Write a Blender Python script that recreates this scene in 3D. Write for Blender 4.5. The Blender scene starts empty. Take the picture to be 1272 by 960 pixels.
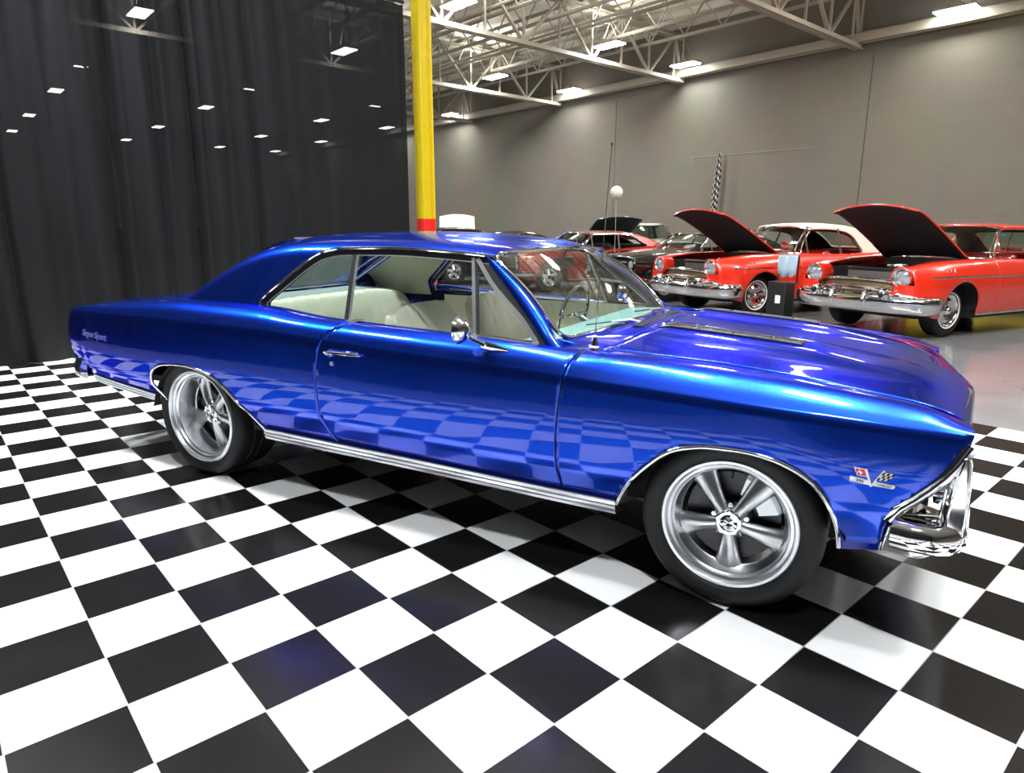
EXPOSURE = 0
import bpy, bmesh, math, random
import numpy as np
from mathutils import Vector, Matrix
random.seed(7)
PI = math.pi
sc = bpy.context.scene
C = sc.collection

# ------------------------------------------------------------------ materials
def new_mat(name):
    m = bpy.data.materials.new(name); m.use_nodes = True
    return m, m.node_tree.nodes, m.node_tree.links
def pbr(name, col, rough=.5, metal=0., coat=0., coat_r=.03, spec=.5, emit=None, estr=0., bump=None, noise=None):
    m, n, l = new_mat(name)
    b = n['Principled BSDF']
    b.inputs['Base Color'].default_value = (*col, 1)
    b.inputs['Roughness'].default_value = rough
    b.inputs['Metallic'].default_value = metal
    b.inputs['Coat Weight'].default_value = coat
    b.inputs['Coat Roughness'].default_value = coat_r
    b.inputs['Specular IOR Level'].default_value = spec
    if emit:
        b.inputs['Emission Color'].default_value = (*emit, 1)
        b.inputs['Emission Strength'].default_value = estr
    if noise or bump:
        tc = n.new('ShaderNodeTexCoord'); nz = n.new('ShaderNodeTexNoise')
        nz.inputs['Scale'].default_value = (noise or bump)[0]; nz.inputs['Detail'].default_value = 4
        l.new(tc.outputs['Object'], nz.inputs['Vector'])
        if noise:
            r = n.new('ShaderNodeValToRGB')
            r.color_ramp.elements[0].position = .3; r.color_ramp.elements[1].position = .7
            r.color_ramp.elements[0].color = (*[c*(1-noise[1]) for c in col], 1)
            r.color_ramp.elements[1].color = (*[min(1, c*(1+noise[1])) for c in col], 1)
            l.new(nz.outputs['Fac'], r.inputs['Fac']); l.new(r.outputs['Color'], b.inputs['Base Color'])
        if bump:
            bp = n.new('ShaderNodeBump'); bp.inputs['Strength'].default_value = bump[1]; bp.inputs['Distance'].default_value = .01
            l.new(nz.outputs['Fac'], bp.inputs['Height']); l.new(bp.outputs['Normal'], b.inputs['Normal'])
    return m
def glass_mat(name, tint, refl_tint=(1, 1, 1)):
    m, n, l = new_mat(name)
    n.remove(n['Principled BSDF']); out = n['Material Output']
    tr = n.new('ShaderNodeBsdfTransparent'); tr.inputs['Color'].default_value = (*tint, 1)
    gl = n.new('ShaderNodeBsdfGlossy'); gl.inputs['Roughness'].default_value = .02; gl.inputs['Color'].default_value = (*refl_tint, 1)
    lw = n.new('ShaderNodeLayerWeight'); pw = n.new('ShaderNodeMath'); pw.operation = 'POWER'; pw.inputs[1].default_value = 4.5
    fr = n.new('ShaderNodeMath'); fr.operation = 'MULTIPLY_ADD'; fr.inputs[1].default_value = .85; fr.inputs[2].default_value = .045
    lw.inputs['Blend'].default_value = .5; l.new(lw.outputs['Facing'], pw.inputs[0]); l.new(pw.outputs[0], fr.inputs[0])
    mx = n.new('ShaderNodeMixShader')
    l.new(fr.outputs[0], mx.inputs['Fac']); l.new(tr.outputs[0], mx.inputs[1]); l.new(gl.outputs[0], mx.inputs[2])
    l.new(mx.outputs[0], out.inputs['Surface'])
    return m
def paint_mat(name, col, rough=.33, metal=.85):
    m = pbr(name, col, rough, metal, coat=.8, coat_r=.015)
    n, l = m.node_tree.nodes, m.node_tree.links
    b = n['Principled BSDF']; b.inputs['Specular Tint'].default_value = (.12, .25, 1, 1)
    tc = n.new('ShaderNodeTexCoord'); nz = n.new('ShaderNodeTexNoise'); nz.inputs['Scale'].default_value = 900
    bp = n.new('ShaderNodeBump'); bp.inputs['Strength'].default_value = .04; bp.inputs['Distance'].default_value = .001
    l.new(tc.outputs['Object'], nz.inputs['Vector']); l.new(nz.outputs['Fac'], bp.inputs['Height']); l.new(bp.outputs['Normal'], b.inputs['Normal'])
    return m
M = {}
M['blue'] = paint_mat('blue_metallic_paint', (.008, .050, .50), .27, .95)
M['chrome'] = pbr('chrome', (.82, .83, .85), .06, 1.)
M['brushed'] = pbr('brushed_aluminium', (.72, .74, .77), .30, 1., bump=(60, .04))
M['polish'] = pbr('polished_aluminium', (.86, .88, .92), .30, 1.)
M['steel'] = pbr('dark_steel', (.07, .07, .075), .4, 1.)
M['rubber'] = pbr('tire_rubber', (.012, .012, .013), .55, spec=.3, bump=(40, .05))
M['black'] = pbr('black_trim', (.008, .008, .009), .45)
M['gblack'] = pbr('gloss_black', (.006, .006, .007), .12, coat=.5)
M['under'] = pbr('underbody_black', (.010, .010, .011), .85)
M['cream'] = pbr('cream_vinyl', (.74, .71, .60), .42, bump=(25, .10))
M['cream_d'] = pbr('cream_liner', (.60, .575, .47), .7)
M['shelf'] = pbr('grey_package_shelf', (.22, .24, .24), .8)
M['dash'] = pbr('teal_dash_pad', (.16, .27, .27), .55)
M['carpet'] = pbr('dark_carpet', (.05, .05, .05), .95)
M['glass'] = glass_mat('windshield_glass', (.80, .90, .86))
M['sglass'] = glass_mat('side_glass', (.93, .97, .95))
M['dglass'] = glass_mat('tinted_glass', (.45, .55, .50))
M['lens'] = pbr('headlight_lens', (.55, .60, .64), .12, .6, coat=1.)
M['red_e'] = pbr('red_enamel', (.65, .03, .03), .3)
M['white_e'] = pbr('white_enamel', (.85, .85, .85), .3)
M['red'] = pbr('red_car_paint', (.72, .025, .008), .25, 0., coat=1., coat_r=.02)
M['dred'] = pbr('deep_red_car_paint', (.30, .008, .008), .25, .2, coat=1.)
M['bcar'] = pbr('black_car_paint', (.008, .006, .006), .15, 0., coat=1.)
M['wcar'] = pbr('white_car_paint', (.80, .78, .70), .25, 0., coat=1.)
M['ycar'] = pbr('yellow_car_paint', (.75, .62, .03), .25, 0., coat=1.)
M['bcar2'] = pbr('blue_car_paint', (.01, .04, .25), .3, .2, coat=1.)
M['gold'] = pbr('gold_mesh', (.13, .09, .045), .5, .6, bump=(60, .6))
M['wtop'] = pbr('cream_convertible_top', (.80, .76, .64), .8)
M['wwall'] = pbr('whitewall_rubber', (.80, .78, .74), .5)
M['yellow'] = pbr('yellow_column_paint', (.62, .47, .012), .3, coat=.3)
M['redband'] = pbr('red_column_paint', (.75, .03, .02), .35, coat=.3)
M['beam'] = pbr('roof_steel_paint', (.42, .39, .32), .6)
M['lamp'] = pbr('lamp_diffuser', (.9, .9, .9), .5, emit=(1, .985, .94), estr=60.)
M['lamp2'] = pbr('skylight_panel', (.9, .9, .9), .5, emit=(1, .98, .93), estr=7.)
M['cloth'] = pbr('blue_grey_cloth', (.42, .55, .66), .9)
M['plastic'] = pbr('black_plastic', (.015, .015, .016), .4)
M['paper'] = pbr('white_label', (.8, .8, .8), .6)
M['balloon'] = pbr('white_globe', (.85, .83, .74), .4)
M['engine'] = pbr('engine_bay', (.02, .02, .022), .6)
M['radiator'] = pbr('radiator_core', (.16, .15, .14), .5, .5)

def wall_mat():
    m, n, l = new_mat('painted_block_wall')
    b = n['Principled BSDF']; b.inputs['Roughness'].default_value = .85
    tc = n.new('ShaderNodeTexCoord'); mp = n.new('ShaderNodeMapping'); mp.inputs['Rotation'].default_value = (PI/2, 0, 0)
    br = n.new('ShaderNodeTexBrick'); br.inputs['Scale'].default_value = 1.; br.inputs['Brick Width'].default_value = .4; br.inputs['Row Height'].default_value = .2
    br.inputs['Mortar Size'].default_value = .006; br.inputs['Color1'].default_value = (.225, .207, .171, 1); br.inputs['Color2'].default_value = (.216, .198, .163, 1); br.inputs['Mortar'].default_value = (.236, .216, .178, 1)
    nz = n.new('ShaderNodeTexNoise'); nz.inputs['Scale'].default_value = .6; nz.inputs['Detail'].default_value = 6
    mx = n.new('ShaderNodeMix'); mx.data_type = 'RGBA'; mx.blend_type = 'MULTIPLY'; mx.inputs['Factor'].default_value = .35
    l.new(tc.outputs['Object'], mp.inputs['Vector']); l.new(mp.outputs['Vector'], br.inputs['Vector']); l.new(tc.outputs['Object'], nz.inputs['Vector'])
    l.new(br.outputs['Color'], mx.inputs['A']); l.new(nz.outputs['Color'], mx.inputs['B']); l.new(mx.outputs['Result'], b.inputs['Base Color'])
    bp = n.new('ShaderNodeBump'); bp.inputs['Strength'].default_value = .10; bp.inputs['Distance'].default_value = .006
    l.new(br.outputs['Fac'], bp.inputs['Height']); bp.invert = True; l.new(bp.outputs['Normal'], b.inputs['Normal'])
    return m
M['wall'] = wall_mat()
def tile_mat():
    m, n, l = new_mat('checker_tiles')
    b = n['Principled BSDF']
    tc = n.new('ShaderNodeTexCoord'); sx = n.new('ShaderNodeSeparateXYZ'); l.new(tc.outputs['Object'], sx.inputs[0])
    def math_(op, a, bb=None, v=None):
        k = n.new('ShaderNodeMath'); k.operation = op
        l.new(a, k.inputs[0])
        if bb is not None: l.new(bb, k.inputs[1])
        if v is not None: k.inputs[1].default_value = v
        return k.outputs[0]
    x = math_('DIVIDE', sx.outputs[0], v=.3); y = math_('DIVIDE', sx.outputs[1], v=.3)
    fx = math_('FLOOR', x); fy = math_('FLOOR', y)
    s = math_('ADD', fx, fy); par = math_('PINGPONG', s, v=1.)
    dx = math_('PINGPONG', x, v=.5); dy = math_('PINGPONG', y, v=.5)
    d = math_('MINIMUM', dx, dy)
    gr = math_('LESS_THAN', d, v=.007)
    nz = n.new('ShaderNodeTexNoise'); nz.inputs['Scale'].default_value = 3; l.new(tc.outputs['Object'], nz.inputs['Vector'])
    mb = n.new('ShaderNodeMix'); mb.data_type = 'RGBA'
    mb.inputs['A'].default_value = (.007, .0065, .0065, 1); mb.inputs['B'].default_value = (.83, .85, .86, 1); l.new(par, mb.inputs['Factor'])
    mg = n.new('ShaderNodeMix'); mg.data_type = 'RGBA'; mg.inputs['B'].default_value = (.33, .33, .34, 1)
    l.new(mb.outputs['Result'], mg.inputs['A']); l.new(gr, mg.inputs['Factor']); l.new(mg.outputs['Result'], b.inputs['Base Color'])
    rr = math_('MULTIPLY', nz.outputs['Fac'], v=.10); r2 = math_('ADD', rr, v=.15); l.new(r2, b.inputs['Roughness'])
    b.inputs['Specular IOR Level'].default_value = .36
    bp = n.new('ShaderNodeBump'); bp.inputs['Strength'].default_value = .35; bp.inputs['Distance'].default_value = .002
    dm = math_('MINIMUM', d, v=.02); l.new(dm, bp.inputs['Height']); l.new(bp.outputs['Normal'], b.inputs['Normal'])
    return m
M['tiles'] = tile_mat()
M['floor'] = pbr('grey_epoxy_floor', (.20, .20, .205), .16, noise=(2.0, .10), spec=.7)
M['deck'] = pbr('corrugated_roof_deck', (.70, .665, .57), .7)
def drape_mat():
    m, n, l = new_mat('black_sheer_drape')
    b = n['Principled BSDF']; b.inputs['Base Color'].default_value = (.0058, .0064, .0076, 1); b.inputs['Roughness'].default_value = .75
    b.inputs['Specular IOR Level'].default_value = .12; b.inputs['Sheen Weight'].default_value = .02; b.inputs['Sheen Roughness'].default_value = .5
    tr = n.new('ShaderNodeBsdfTransparent'); mx = n.new('ShaderNodeMixShader'); mx.inputs[0].default_value = .024
    l.new(b.outputs[0], mx.inputs[1]); l.new(tr.outputs[0], mx.inputs[2]); l.new(mx.outputs[0], n['Material Output'].inputs['Surface'])
    return m
M['drape'] = drape_mat()
def checkflag_mat():
    m, n, l = new_mat('checkered_cloth')
    b = n['Principled BSDF']; b.inputs['Roughness'].default_value = .8
    tc = n.new('ShaderNodeTexCoord'); ck = n.new('ShaderNodeTexChecker'); ck.inputs['Scale'].default_value = 10
    ck.inputs['Color1'].default_value = (.75, .75, .75, 1); ck.inputs['Color2'].default_value = (.01, .01, .01, 1)
    l.new(tc.outputs['UV'], ck.inputs['Vector']); l.new(ck.outputs['Color'], b.inputs['Base Color'])
    return m
M['flag'] = checkflag_mat()

# ------------------------------------------------------------------ mesh helpers
def link(name, me, mat, parent=None, smooth=True, loc=None, rot=None):
    if smooth:
        me.polygons.foreach_set('use_smooth', [True]*len(me.polygons))
    if mat is not None:
        for k in (mat if isinstance(mat, list) else [mat]): me.materials.append(k)
    o = bpy.data.objects.new(name, me); C.objects.link(o)
    if parent is not None: o.parent = parent
    if loc is not None: o.location = loc
    if rot is not None: o.rotation_euler = rot
    return o
def mesh_obj(name, V, F, mat, parent=None, smooth=True, **k):
    me = bpy.data.meshes.new(name); me.from_pydata([tuple(map(float, v)) for v in V], [], F); me.update()
    return link(name, me, mat, parent, smooth, **k)
def empty(name, loc=(0, 0, 0), rz=0., parent=None):
    o = bpy.data.objects.new(name, None); C.objects.link(o); o.empty_display_size = .2
    o.location = loc; o.rotation_euler = (0, 0, rz)
    if parent is not None: o.parent = parent
    return o
def tag(o, label=None, cat=None, group=None, kind=None):
    if label: o['label'] = label
    if cat: o['category'] = cat
    if group: o['group'] = group
    if kind: o['kind'] = kind
    return o
class MB:
    def __init__(s): s.V = []; s.F = []; s.mi = []; s.m = 0
    def add(s, V, F):
        b = len(s.V); s.V += [tuple(map(float, v)) for v in V]; s.F += [tuple(i+b for i in f) for f in F]; s.mi += [s.m]*len(F)
    def box(s, x0, x1, y0, y1, z0, z1, T=None):
        V = [(x, y, z) for x in (x0, x1) for y in (y0, y1) for z in (z0, z1)]
        if T: V = [T(v) for v in V]
        s.add(V, [(0, 1, 3, 2), (4, 6, 7, 5), (0, 4, 5, 1), (2, 3, 7, 6), (0, 2, 6, 4), (1, 5, 7, 3)])
    def bar(s, a, b, w, h=None, up=(0, 0, 1)):
        a = Vector(a); b = Vector(b); h = h or w; d = (b-a).normalized(); u = Vector(up)
        if abs(d.dot(u)) > .98: u = Vector((1, 0, 0))
        r = d.cross(u).normalized()*w/2; u2 = r.cross(d).normalized()*h/2
        V = [p+i*r+j*u2 for p in (a, b) for i in (-1, 1) for j in (-1, 1)]
        s.add(V, [(0, 1, 3, 2), (4, 6, 7, 5), (0, 4, 5, 1), (2, 3, 7, 6), (0, 2, 6, 4), (1, 5, 7, 3)])
    def tube(s, P, r, n=8, cap=True, closed=False, flat=None):
        P = [Vector(p) for p in P]; N = len(P); R = r if hasattr(r, '__len__') else [r]*N
        V = []; pu = None
        for i, p in enumerate(P):
            a = P[(i-1) % N] if (closed or i) else P[0]; b = P[(i+1) % N] if (closed or i < N-1) else P[-1]
            d = (b-a).normalized()
            if pu is None:
                u = Vector((0, 0, 1)) if abs(d.z) < .9 else Vector((1, 0, 0))
            else: u = pu
            u = (u-d*u.dot(d)).normalized(); pu = u; w = d.cross(u)
            for k in range(n):
                t = 2*PI*k/n+PI/n; c, q = math.cos(t), math.sin(t)
                if flat: q *= flat
                V.append(p+u*(c*R[i])+w*(q*R[i]))
        F = []
        for i in range(N if closed else N-1):
            for k in range(n):
                a = i*n+k; b = i*n+(k+1) % n; j = ((i+1) % N)*n
                F.append((a, b, j+(k+1) % n, j+k))
        if cap and not closed: F += [tuple(range(n))[::-1], tuple((N-1)*n+k for k in range(n))]
        s.add(V, F)
    def lathe(s, prof, n=48, T=None, a0=0., a1=2*PI):
        full = abs(a1-a0-2*PI) < 1e-6; m = n if full else n+1
        V = []
        for k in range(m):
            a = a0+(a1-a0)*k/n
            for r, h in prof: V.append((r*math.cos(a), r*math.sin(a), h))
        if T: V = [T(v) for v in V]
        L = len(prof); F = []
        for k in range(n):
            for i in range(L-1):
                F.append((k*L+i, ((k+1) % m)*L+i, ((k+1) % m)*L+i+1, k*L+i+1))
        s.add(V, F)
    def grid(s, P):   # P[i][j] points
        n, m = len(P), len(P[0]); V = [p for row in P for p in row]
        s.add(V, [(i*m+j, (i+1)*m+j, (i+1)*m+j+1, i*m+j+1) for i in range(n-1) for j in range(m-1)])
    def prism(s, poly, d, T):   # poly (a,b) list, thickness list of two c values, T maps (a,b,c)
        n = len(poly); V = [T((a, b, c)) for c in d for a, b in poly]
        s.add(V, [tuple(range(n))[::-1], tuple(range(n, 2*n))]+[(i, (i+1) % n, n+(i+1) % n, n+i) for i in range(n)])
    def build(s, name, mat, parent=None, smooth=True, bevel=0., angle=None, **k):
        if not s.F: return None
        o = mesh_obj(name, s.V, s.F, mat, parent, smooth, **k)
        if any(s.mi): o.data.polygons.foreach_set('material_index', s.mi)
        bm = bmesh.new(); bm.from_mesh(o.data); bmesh.ops.recalc_face_normals(bm, faces=bm.faces); bm.to_mesh(o.data); bm.free()
        if bevel:
            bv = o.modifiers.new('bevel', 'BEVEL'); bv.width = bevel; bv.segments = 2; bv.limit_method = 'ANGLE'; bv.angle_limit = math.radians(35)
        if smooth: autosharp(o, angle or 40)
        return o
def autosharp(o, deg):
    me = o.data; bm = bmesh.new(); bm.from_mesh(me)
    th = math.radians(deg)
    for e in bm.edges:
        if len(e.link_faces) == 2 and e.calc_face_angle(0) > th: e.smooth = False
    bm.to_mesh(me); bm.free()
def pchip(pts):
    pts = sorted(pts); x = np.array([p[0] for p in pts], float); Y = np.array([p[1:] for p in pts], float)
    h = np.diff(x)[:, None]; dl = np.diff(Y, axis=0)/h; D = np.zeros_like(Y)
    for i in range(1, len(x)-1):
        a, b = dl[i-1], dl[i]; w1 = 2*h[i]+h[i-1]; w2 = h[i]+2*h[i-1]
        ok = a*b > 0
        with np.errstate(all='ignore'):
            D[i] = np.where(ok, (w1+w2)/(w1/np.where(ok, a, 1)+w2/np.where(ok, b, 1)), 0)
    D[0] = dl[0]; D[-1] = dl[-1]
    def f(t):
        t = min(max(t, x[0]), x[-1]); i = min(max(int(np.searchsorted(x, t))-1, 0), len(x)-2)
        H = h[i, 0]; s = (t-x[i])/H
        r = (2*s**3-3*s**2+1)*Y[i]+(s**3-2*s**2+s)*H*D[i]+(-2*s**3+3*s**2)*Y[i+1]+(s**3-s**2)*H*D[i+1]
        return r if len(r) > 1 else float(r[0])
    return f
def catmull(P, n=8, closed=False):
    P = [np.array(p, float) for p in P]; out = []; N = len(P)
    for i in range(N if closed else N-1):
        g = lambda k: P[k % N] if closed else P[min(max(k, 0), N-1)]
        p0, p1, p2, p3 = g(i-1), g(i), g(i+1), g(i+2)
        for k in range(n):
            t = k/n
            out.append(.5*((2*p1)+(-p0+p2)*t+(2*p0-5*p1+4*p2-p3)*t*t+(-p0+3*p1-3*p2+p3)*t**3))
    if not closed: out.append(P[-1])
    return out
def sdist(poly):
    A = np.array(poly, float); B = np.roll(A, -1, 0)
    def f(p):   # signed distance, negative inside
        d = B-A; w = np.array(p)-A
        t = np.clip((w*d).sum(1)/np.maximum((d*d).sum(1), 1e-12), 0, 1)
        dist = np.sqrt(((w-d*t[:, None])**2).sum(1)).min()
        c = ((A[:, 1] > p[1]) != (B[:, 1] > p[1]))
        with np.errstate(all='ignore'):
            xi = A[:, 0]+(p[1]-A[:, 1])*(B[:, 0]-A[:, 0])/(B[:, 1]-A[:, 1])
        return -dist if (np.sum(c & (p[0] < xi)) % 2) else dist
    return f
def clip(V, F, fun):   # keep where fun(v) > 0
    V = [np.array(v, float) for v in V]; val = [fun(v) for v in V]; cache = {}; out = []; nf = []
    idx = {}
    def keep(i):
        if i not in idx: idx[i] = len(out); out.append(V[i])
        return idx[i]
    def cut(i, j):
        k = (min(i, j), max(i, j))
        if k not in cache:
            a, b = V[k[0]], V[k[1]]; fa, fb = val[k[0]], val[k[1]]; lo, hi = 0., 1.
            t = fa/(fa-fb)
            for _ in range(3):
                p = a+(b-a)*t; fp = fun(p)
                if (fp > 0) == (fa > 0): lo = t; 
                else: hi = t
                if abs(fp) < 1e-5: break
                t2 = t-fp*(1e-3)/((fun(a+(b-a)*(t+1e-3))-fp) or 1e-9)
                t = t2 if lo < t2 < hi else (lo+hi)/2
            cache[k] = len(out); out.append(a+(b-a)*t)
        return cache[k]
    for f in F:
        if all(val[i] > 0 for i in f): nf.append(tuple(keep(i) for i in f)); continue
        if all(val[i] <= 0 for i in f): continue
        g = []
        for a, b in zip(f, f[1:]+f[:1]):
            if val[a] > 0: g.append(keep(a))
            if (val[a] > 0) != (val[b] > 0): g.append(cut(a, b))
        if len(g) > 2: nf.append(tuple(g))
    return out, nf
def gridVF(P):
    n, m = len(P), len(P[0])
    return [p for r in P for p in r], [(i*m+j, (i+1)*m+j, (i+1)*m+j+1, i*m+j+1) for i in range(n-1) for j in range(m-1)]
def mir(V): return [(v[0], -v[1], v[2]) for v in V]
def flipF(F): return [tuple(reversed(f)) for f in F]
def panel(name, V, F, mat, parent, thick=.006, out=None):
    """a sheet-metal panel; out = direction the outer face should look"""
    me = bpy.data.meshes.new(name); me.from_pydata([tuple(map(float, v)) for v in V], [], F); me.update()
    if out is not None and len(F):
        s = sum(p.normal.dot(Vector(out))*p.area for p in me.polygons)
        if s < 0: me.flip_normals()
    o = link(name, me, mat, parent)
    if thick:
        sd = o.modifiers.new('thickness', 'SOLIDIFY'); sd.thickness = thick; sd.offset = -1
    return o
def text_mesh(name, body, size, mat, parent, T, extr=.002, shear=0., font_w=0.):
    cu = bpy.data.curves.new(name, 'FONT'); cu.body = body; cu.size = size; cu.extrude = extr; cu.shear = shear; cu.offset = font_w
    cu.align_x = 'CENTER'; cu.align_y = 'CENTER'
    to = bpy.data.objects.new(name+'_c', cu); C.objects.link(to)
    dg = bpy.context.evaluated_depsgraph_get(); dg.update()
    me = bpy.data.meshes.new_from_object(to.evaluated_get(dg)); bpy.data.objects.remove(to)
    for v in me.vertices: v.co = T(v.co)
    return link(name, me, mat, parent, smooth=False)
def copy_tree(o, parent=None):
    c = o.copy(); C.objects.link(c)
    if parent is not None: c.parent = parent
    for ch in list(o.children): copy_tree(ch, c)
    return c
# tile (building) frame, metres -> world
TA = math.radians(-20); TO = Vector((-2.2871933, -1.9639076, 0))
def W(i, j, z=0.):
    return Vector((TO.x+i*math.cos(TA)-j*math.sin(TA), TO.y+i*math.sin(TA)+j*math.cos(TA), z))
# ------------------------------------------------------------------ wheels
def spoke_wheel(parent, loc, side, R, rl, w, depth, name='wheel'):
    """five spoke polished wheel with tire; side=-1 right side (outer face looks to -y)"""
    def T(v):   # local (a, b, h): h outward
        return (v[0], side*v[2], v[1])
    s = rl/.247
    root = MB()
    root.lathe([(rl, -.010), (rl, 0), (rl-.004*s, .003), (rl-.014*s, .002), (rl-.020*s, -.006), (rl-.022*s, -.014), (rl-.032*s, -.018), (rl-.036*s, -.030),
                (rl-.042*s, -.034), (rl-.048*s, -.055), (rl-.052*s, -depth*.55-.02), (rl-.056*s, -depth), (rl-.060*s, -depth-.004), (rl-.058*s, -w+.02), (rl-.01, -w+.01)], 72, T)
    rim = root.build(name, M['polish'], parent, loc=loc)
    tr = MB(); sw = R-rl
    tr.lathe([(rl-.004, -.008), (rl+.004, .002), (rl+sw*.25, .012), (rl+sw*.55, .014), (R-.022, .006), (R-.010, -.006), (R-.002, -.022),
              (R, -.04), (R, -w*.3), (R-.006, -w*.3-.003), (R-.006, -w*.3-.009), (R, -w*.3-.012), (R, -w*.5), (R-.006, -w*.5-.003), (R-.006, -w*.5-.009), (R, -w*.5-.012),
              (R, -w*.72), (R-.006, -w*.72-.003), (R-.006, -w*.72-.009), (R, -w*.72-.012), (R, -w+.03), (R-.006, -w+.012), (R-.03, -w), (rl+.01, -w), (rl-.01, -w+.015)], 72, T)
    tr.build('tire', M['rubber'], rim)
    # spokes
    ro = rl-.054*s
    hub = -depth+.045
    for k in range(5):
        a = math.radians(-90+72*k)
        ca, sa = math.cos(a), math.sin(a)
        sp = MB(); rows = []
        for q in range(9):
            t = q/8; r = .040*s+(ro-.040*s)*t
            hw = (.022+.030*t**1.3)*s
            h = hub-.004-(.040)*t**1.3+(.010 if False else 0)
            rid = .012+.014*t
            row = []
            for b, hh in ((-hw, -.022), (-hw, -.004-rid*.2), (-hw*.55, rid*.35), (0, rid*.62), (hw*.55, rid*.35), (hw, -.004-rid*.2), (hw, -.022)):
                row.append(T((r*ca-b*sa, r*sa+b*ca, h+hh)))
            rows.append(row)
        sp.grid(rows)
        sp.build('spoke', M['brushed'], rim, angle=60)
    hb = MB()
    hb.lathe([(.001, hub-.03), (.068*s, hub-.045), (.066*s, hub-.022), (.050*s, hub-.012), (.044*s, hub+.002), (.044*s, hub-.004)], 40, T)
    hb.build('hub', M['brushed'], rim)
    cp = MB()
    n = 60; prof = []
    for rr, h, lob in ((.046, -.006, 1), (.046, .012, 1), (.042, .015, 1), (.034, .015, 0), (.030, .006, 0), (.018, .004, 0), (.016, .008, 0), (.001, .009, 0)):
        prof.append([T(((rr+lob*.006*max(0, math.cos(5*t*2*PI/n+PI))**6)*s*math.cos(t*2*PI/n-PI/2), (rr+lob*.006*max(0, math.cos(5*t*2*PI/n+PI))**6)*s*math.sin(t*2*PI/n-PI/2), hub+h)) for t in range(n+1)])
    cp.grid(prof); cp.build('center_cap', M['chrome'], rim, angle=35)
    for k in range(5):
        a = math.radians(-54+72*k); r = .062*s
        ln = MB(); ln.lathe([(.011, -.03), (.011, .002), (.008, .006), (.001, .006)], 6, lambda v, a=a, r=r: T((v[0]+r*math.cos(a), v[1]+r*math.sin(a), hub-.012+v[2])))
        ln.build('lug_nut', M['chrome'], rim, smooth=False)
    d = MB(); h0 = -depth-.03
    d.lathe([(.05, h0+.02), (.075, h0+.02), (.078, h0), (.172*s, h0), (.172*s, h0-.022), (.078, h0-.022)], 48, T)
    d.build('brake_disc', M['steel'], rim)
    sl = MB()
    for k in range(10):
        a = 2*PI*k/10
        sl.box(.09, .165*s, -.012, .012, h0, h0+.001, lambda v, a=a: T((v[0]*math.cos(a)-v[1]*math.sin(a), v[0]*math.sin(a)+v[1]*math.cos(a), v[2]+.001)))
    c = MB(); c.lathe([(.10*s, h0+.03), (.165*s, h0+.03), (.18*s, h0+.015), (.18*s, h0-.05), (.10*s, h0-.05), (.10*s, h0+.03)], 14, T, a0=math.radians(15), a1=math.radians(75))
    c.build('brake_caliper', M['brushed'], rim)
    vs = MB(); vs.tube([T((0, rl-.05*s, -.035)), T((.0, rl-.075*s, -.028))], .005, 8); vs.build('valve_stem', M['black'], rim)
    return rim

# ------------------------------------------------------------------ the blue coupe
car = empty('coupe_car')
tag(car, 'metallic blue two-door hardtop muscle car parked on the checkered floor, nearest the camera', 'car')
PH = pchip
z0 = PH([(-4.16, .55), (-4.07, .500), (-3.92, .48), (-3.60, .455), (-3.29, .43), (-2.42, .350), (-1.5, .345), (-.45, .335), (.0, .335), (.37, .330), (.47, .345), (.72, .36)])
y0 = PH([(-4.16, .80), (-3.9, .845), (-3.2, .865), (-.4, .870), (.2, .875), (.45, .87), (.72, .82)])
z1 = PH([(-4.16, .60), (-3.9, .545), (-3.2, .515), (-2.46, .494), (-1.93, .495), (-1.48, .483), (-1.0, .470), (-.65, .467), (0, .482), (.36, .496), (.50, .500), (.72, .51)])
y1 = PH([(-4.16, .845), (-3.9, .885), (-3.2, .925), (-2.2, .940), (-.6, .935), (.3, .935), (.5, .92), (.72, .87)])
z2 = PH([(-4.16, .72), (-3, .70), (-2, .66), (.7, .64)])
y2 = PH([(-4.16, .865), (-3.9, .90), (-3.2, .938), (-2.2, .953), (-.6, .946), (.3, .945), (.55, .925), (.72, .895)])
z3 = PH([(-4.16, .880), (-3.81, .893), (-3.12, .897), (-2.24, .893), (-1.87, .874), (-1.23, .847), (-.64, .831), (.13, .803), (.37, .795), (.55, .784), (.70, .774)])
y3 = PH([(-4.16, .855), (-3.81, .897), (-3.12, .932), (-2.2, .948), (-1.2, .938), (-.5, .938), (.1, .940), (.4, .928), (.60, .905), (.72, .880)])
z4 = PH([(-4.16, .893), (-4.02, .912), (-3.64, .950), (-3.2, .985), (-2.99, .993), (-2.65, .994), (-2.38, .992), (-2.1, .972), (-1.94, .962), (-1.82, .956), (-1.49, .945), (-1.22, .938), (-1.06, .936), (-.75, .918), (-.65, .909), (-.49, .906), (-.19, .894), (.21, .872), (.40, .855), (.57, .832), (.66, .800), (.72, .780)])
y4 = PH([(-4.16, .80), (-3.6, .815), (-2.99, .835), (-2.38, .845), (-1.9, .855), (-1.2, .850), (-.66, .855), (-.4, .835), (.2, .825), (.5, .82), (.65, .83), (.72, .84)])
z5 = PH([(-4.16, .896), (-4.02, .918), (-3.64, .955), (-2.99, 1.000), (-2.38, .998), (-1.94, .966), (-1.22, .943), (-.75, .924), (-.51, .918), (-.19, .908), (.20, .880), (.36, .858), (.56, .828), (.65, .800), (.72, .776)])
y5 = PH([(-4.16, .72), (-2.99, .74), (-2.38, .78), (-1.9, .80), (-.8, .80), (-.60, .80), (-.52, .745), (.72, .745)])
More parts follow.
